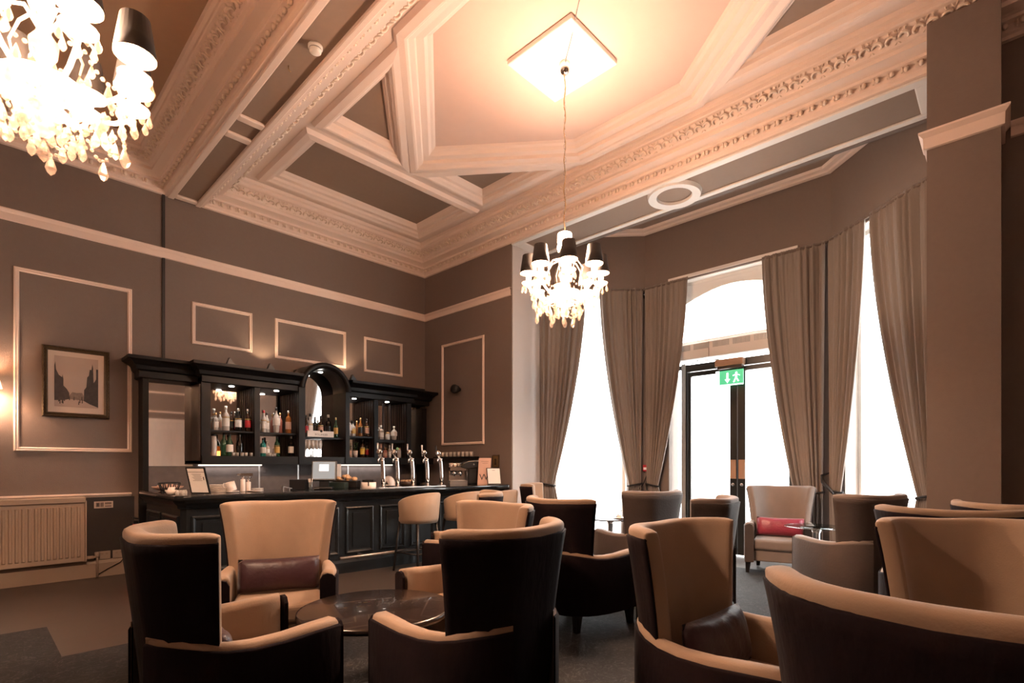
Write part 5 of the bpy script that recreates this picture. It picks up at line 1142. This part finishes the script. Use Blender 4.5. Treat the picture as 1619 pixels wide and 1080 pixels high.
# ================================================================ ARMCHAIRS
def shell_pt(s, h, out):
    """back shell: s across -1..1, h 0..1 up, out 0 inner .. 1 outer surface"""
    z = 0.28 + 0.70*h
    wv = 0.228 + 0.02*h + 0.055*max(h,0)**2.5
    a = abs(s)
    wing = 0.13*max(0, (a-0.45)/0.55)**2.0 * (0.9+0.35*h)
    x = -0.235 - 0.06*h - 0.015*h**2 + wing
    y = s*wv
    dx = 0.26*max(0, (a-0.45)/0.55)*(0.9+0.35*h)/0.55
    n = Vector((-wv, (1 if s > 0 else -1)*dx*1.0, 0)).normalized()
    th = 0.075
    return Vector((x, y, z)) + Vector((n.x, n.y, 0))*th*out
def make_chair():
    r = empty('armchair', (0,0,0))
    S = [-1,-0.97,-0.85,-0.7,-0.5,-0.25,0,0.25,0.5,0.7,0.85,0.97,1]; H = [0,0.05,0.3,0.55,0.8,0.94,0.985]
    # tan shell: closed loft, section around (inner up, over the top, outer down)
    rows = []
    for s in S:
        sec = [shell_pt(s, h, 0.0) for h in H]
        t0 = shell_pt(s, 1.0, 0.18); t1 = shell_pt(s, 1.0, 0.82)
        edge = 0.012 if abs(s) == 1 else 0
        sag = -0.012*(1-abs(s))
        t0.z += 0.012+sag-edge; t1.z += 0.012+sag-edge
        sec += [t0, t1] + [shell_pt(s, h, 1.0) for h in reversed(H)]
        rows.append(sec)
    # round the side edges
    def squeeze(sec, k):
        n = len(sec); out = []
        for j in range(n):
            m_ = (sec[j]+sec[n-1-j])/2; out.append(sec[j].lerp(m_, k))
        return out
    n = len(rows[0])
    e0 = [p + Vector((0.004, -0.020, 0)) for p in squeeze(rows[0], 0.45)]; e1 = [p + Vector((0.004, 0.020, 0)) for p in squeeze(rows[-1], 0.45)]
    rows = [e0]+rows+[e1]
    mb = MB().grid(rows, True)
    for e, rev in ((e0, False), (e1, True)):
        nh = n//2; vs = e; fs = [(j, j+1, n-2-j, n-1-j) for j in range(nh-1)] + ([(nh-1, nh, nh+1)] if n % 2 and False else [])
        mb.add(vs, fs, True)
    o = mb.build('backrest', M_TAN, r)
    bm = bmesh.new(); bm.from_mesh(o.data); bmesh.ops.remove_doubles(bm, verts=bm.verts, dist=0.0005); bmesh.ops.recalc_face_normals(bm, faces=bm.faces); bm.to_mesh(o.data); bm.free()
    subsurf(o, 1)
    # plum outer panel
    rows = []
    S2 = [-1.03,-0.97,-0.85,-0.7,-0.5,-0.25,0,0.25,0.5,0.7,0.85,0.97,1.03]
    for s in S2:
        sc_ = max(-1, min(1, s)); sec = []
        for h in [-0.20,0,0.25,0.5,0.75,0.90,0.955,0.965]:
            o_ = 1.07 if h < 0.96 else 0.95
            if abs(s) > 1: o_ -= 0.25
            p = shell_pt(sc_, h, o_)
            if abs(s) > 1: p.y += 0.022*(1 if s > 0 else -1)
            p.z += -0.012*(1-abs(sc_))
            sec.append(p)
        rows.append(sec)
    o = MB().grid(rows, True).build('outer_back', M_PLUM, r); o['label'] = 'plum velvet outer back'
    md = o.modifiers.new('s', 'SOLIDIFY'); md.thickness = 0.012; md.offset = -1
    # arms: sweep from the front tip back along the side and tapering round the rear of the shell
    OP = [(0.325,0.330),(0.31,0.340),(0.20,0.356),(0.08,0.364),(-0.04,0.360),(-0.13,0.345),(-0.205,0.318),(-0.27,0.270),(-0.325,0.205),(-0.352,0.140)]
    WD = [0.070,0.094,0.096,0.090,0.084,0.076,0.060,0.038,0.020,0.004]
    ZT = [0.560,0.574,0.570,0.562,0.560,0.566,0.578,0.590,0.597,0.600]
    for sd in (-1, 1):
        nrm = []
        for k in range(len(OP)):
            a = Vector(OP[max(0, k-1)]); b = Vector(OP[min(len(OP)-1, k+1)]); t = (b-a).normalized(); nrm.append(Vector((t.y, -t.x)) if True else None)
        def at(k, d, z):     # d inward from the outer face
            p = Vector(OP[k]) + nrm[k]*d; return Vector((p.x, sd*p.y, z))
        for k in range(len(OP)):
            if nrm[k].y > 0: nrm[k] = -nrm[k]
        rows = []
        for k in range(len(OP)):
            w = WD[k]; z = ZT[k]; e = min(0.022, w*0.3)
            rows.append([at(k, 0.006, 0.16), at(k, 0.006, z-0.030), at(k, 0.006+e*0.35, z-0.008), at(k, 0.006+e, z), at(k, w-e, z), at(k, w-e*0.35, z-0.010), at(k, w, z-0.035), at(k, w, 0.16)])
        mb = MB().grid(rows, True); m = 8
        mb.add(rows[0], [tuple(range(m))]); mb.add(rows[-1], [tuple(range(m))])
        a = mb.build('arm', M_TAN, r)
        rows = []
        for k in range(len(OP)):
            z = ZT[k]; rows.append([at(k, -0.004, 0.13), at(k, -0.005, z-0.032), at(k, 0.001, z-0.020), at(k, 0.008, z-0.028), at(k, 0.008, 0.13)])
        mb = MB().grid(rows, True); mb.add(rows[0], [tuple(range(5))]); mb.add(rows[-1], [tuple(range(5))])
        zt = ZT[1]; yo = 0.334; yi = 0.248
        fp = [(yo+0.004,0.13),(yo+0.004,zt-0.035),(yo-0.014,zt-0.016),((yo+yi)/2,zt-0.008),(yi+0.014,zt-0.016),(yi-0.002,zt-0.045),(yi-0.002,0.13)]
        mb.prism([(y*sd, z) for y, z in fp], 0.312, 0.331, Tm((0,0,0),(0,1,0),(0,0,1),(1,0,0)))
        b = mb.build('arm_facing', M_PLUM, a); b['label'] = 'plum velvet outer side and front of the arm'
    # seat deck, cushion, apron
    bevel(MB().box(-0.24,-0.285,0.14,0.285,0.285,0.265).build('seat_frame', M_TAN, r), 0.012, 2)
    sc2 = bevel(MB().box(-0.22,-0.262,0.266,0.31,0.262,0.39).build('seat_cushion', M_TAN, r), 0.035, 4)
    for sx, sy in ((0.25,0.31),(0.25,-0.31),(-0.24,0.24),(-0.24,-0.24)):
        q = 0.03; MB().add([(sx-q,sy-q,0.15),(sx+q,sy-q,0.15),(sx+q,sy+q,0.15),(sx-q,sy+q,0.15),(sx*1.04-q*.6,sy*1.02-q*.6,0.0),(sx*1.04+q*.6,sy*1.02-q*.6,0.0),(sx*1.04+q*.6,sy*1.02+q*.6,0.0),(sx*1.04-q*.6,sy*1.02+q*.6,0.0)], [(0,1,2,3),(7,6,5,4),(0,4,5,1),(1,5,6,2),(2,6,7,3),(3,7,4,0)]).build('leg', M_LEG, r)
    return r
chair0 = make_chair()
CH = [
 ('A', 0.81,2.44, -1, 'tan and plum armchair left of the round wooden table, its dark back to the left'),
 ('B', 1.42,3.47, 245, 'tan armchair facing the camera on the far side of the round wooden table'),
 ('C', 1.61,1.78, 94, 'armchair with its dark back to the camera on the near side of the round table'),
 ('D', 2.2,2.48, 176, 'tan armchair on the right of the round table, half hidden by the near one'),
 ('E', 3.39,2.51, -9, 'dark backed armchair in the centre of the room, in front of the left window light'),
 ('F', 4.76,2.74, 70, 'dark backed armchair with square flared back, left of the narrow one before the door'),
 ('G', 4.06,1.92, 96, 'narrowly seen dark armchair with bright rim in front of the door frame'),
 ('H', 2.14,0.81, 266, 'large tan armchair at centre right with a plum cushion'),
 ('J', 1.57,0.08, -3, 'nearest armchair at the bottom right, only the broad top of its dark back in view'),
 ('K', 2.96,0.05, 215, 'tan armchair at the right edge facing the camera'),
 ('L', 4.22,0.27, 1, 'armchair seen only as a pale rim above the tan one at the right edge'),
 ('M', 4.98,-0.09, 329, 'dark backed armchair at the right edge in front of the tall pilaster'),
 ('N', 5.56,1.05, 57, 'dark armchair by the right bay window with its pale lit arm to the left'),
 ('O', 6.56,1.95, 194, 'grey-lit armchair beside the entrance door with a crimson cushion'),
 ('P', 5.45,4.5, 300, 'pale sunlit armchair top by the left window'),
 ('Q', 3.24,3.74, 135, 'brown armchair seen edge-on behind the farthest bar stool'),
]
POS = {}
_alt = {}
def recolour(o):  # gives chairs near the bay the velvets with daylight in their colour
    sw = {M_TAN.name: M_TANLIT, M_PLUM.name: M_PLUMLIT}
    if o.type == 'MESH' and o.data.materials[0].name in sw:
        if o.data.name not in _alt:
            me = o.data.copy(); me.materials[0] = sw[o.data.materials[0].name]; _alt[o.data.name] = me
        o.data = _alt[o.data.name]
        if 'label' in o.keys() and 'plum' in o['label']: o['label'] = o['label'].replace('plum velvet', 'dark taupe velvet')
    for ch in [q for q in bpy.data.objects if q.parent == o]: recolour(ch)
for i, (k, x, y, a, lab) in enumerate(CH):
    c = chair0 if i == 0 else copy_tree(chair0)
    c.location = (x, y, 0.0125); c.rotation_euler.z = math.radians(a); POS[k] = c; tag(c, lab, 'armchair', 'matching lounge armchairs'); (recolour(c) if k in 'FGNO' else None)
# cushions
def make_cushion(w, h, t, material):
    N, M_ = 16, 10; P = []
    mb = MB()
    for sgn in (1, -1):
        P = []
        for i in range(N+1):
            row = []
            for j in range(M_+1):
                u = i/N*2-1; v = j/M_*2-1
                e = max(0.0, (1-abs(u)**3.0)*(1-abs(v)**2.6))**0.5
                pinch = 1-0.05*(1-abs(u))*abs(v)
                row.append((u*w/2*(1-0.06*(1-abs(v))*0), v*h/2*pinch, sgn*t/2*e*(1+0.05*math.sin(u*14+v*3))))
            P.append(row)
        mb.grid(P, True)
    o = mb.build('cushion', material)
    bm = bmesh.new(); bm.from_mesh(o.data); bmesh.ops.remove_doubles(bm, verts=bm.verts, dist=0.0003); bmesh.ops.recalc_face_normals(bm, faces=bm.faces); bm.to_mesh(o.data); bm.free()
    return o
def cushion_on(k, label, material, w=0.46, h=0.24, t=0.12, dx=-0.10, tilt=-0.25, dy=0.0, z=0.505):
    c = POS[k]; o = make_cushion(w, h, t, material)
    T = Matrix.Translation(c.location) @ Matrix.Rotation(c.rotation_euler.z, 4, 'Z') @ Matrix.Translation((dx, dy, z)) @ Matrix.Rotation(tilt, 4, 'Y') @ Tm((0,0,0), (0,1,0), (0,0,1), (1,0,0))
    o.matrix_world = T; tag(o, label, 'cushion')
    pz = MB()
    return o
cushion_on('B', 'plum satin lumbar cushion on the armchair facing the camera behind the round table', M_PILLOW, 0.50, 0.22, dx=-0.085)
cushion_on('H', 'plum satin cushion on the large tan armchair at centre right', M_PILLOW, 0.48, 0.24, dx=-0.06)
cushion_on('O', 'crimson satin lumbar cushion on the armchair by the door', M_PILLOWR, 0.50, 0.22, dx=-0.085)
cushion_on('A', 'dark plum cushion in the armchair left of the round table', M_PILLOW, 0.40, 0.18, dx=-0.09, z=0.48)
# ================================================================ TABLES
def round_table(name, x, y, rr, zt, top_m, leg_m, label, th=0.035):
    r = empty(name, (x, y, 0.0125)); tag(r, label, 'table')
    MB().lathe([(rr-0.02,zt-th),(rr-0.004,zt-th+0.006),(rr,zt-th/2),(rr-0.004,zt-0.004),(rr-0.02,zt),(0.001,zt)], n=48).build('tabletop', top_m, r)
    MB().lathe([(0.05,zt-th-0.02),(0.035,zt-th-0.06),(0.03,0.08),(0.05,0.045)], n=16).build('pedestal', leg_m, r)
    MB().lathe([(rr*0.55,0.0),(rr*0.55,0.012),(0.06,0.045),(0.03,0.05)], n=28).build('base', leg_m, r)
    MB().lathe([(rr*0.5,zt-th-0.006),(rr*0.5,zt-th),(0.04,zt-th)], n=24).build('support_plate', leg_m, r)
    return r
round_table('coffee_table', 1.50, 2.42, 0.40, 0.49, M_TABLE, M_LEG, 'round dark polished wooden table between four armchairs on the left')
round_table('side_table', 5.85, 3.80, 0.30, 0.54, M_TABLE, M_CHROME, 'small dark table with chrome pedestal before the left window', 0.02)
round_table('glass_table', 6.10, 1.46, 0.30, 0.60, M_TGLASS, M_CHROME, 'round glass table between the door armchair and the right window', 0.014)
# things on the small table by the left window
tw = empty('flower_dish', (5.87, 3.68, 0.5525)); tag(tw, 'small plate with a fork and a folded napkin on the table by the left window', 'plate')
MB().lathe([(0.05,0),(0.10,0.012),(0.098,0.015),(0.001,0.006)], n=22).build('plate', M_CHINA, tw)
MB().tube([(-0.08,0,0.02),(0.0,0.0,0.07),(0.06,0.0,0.10)], 0.005, 6).tube([(0.05,0.0,0.10),(0.09,0.02,0.09)], 0.004, 5).build('fork', M_BLACK, tw)
MB().box(-0.05,-0.03,0.01,0.05,0.03,0.05, Matrix.Rotation(0.5,4,'Z')).build('folded_napkin', M_PAPER, tw)
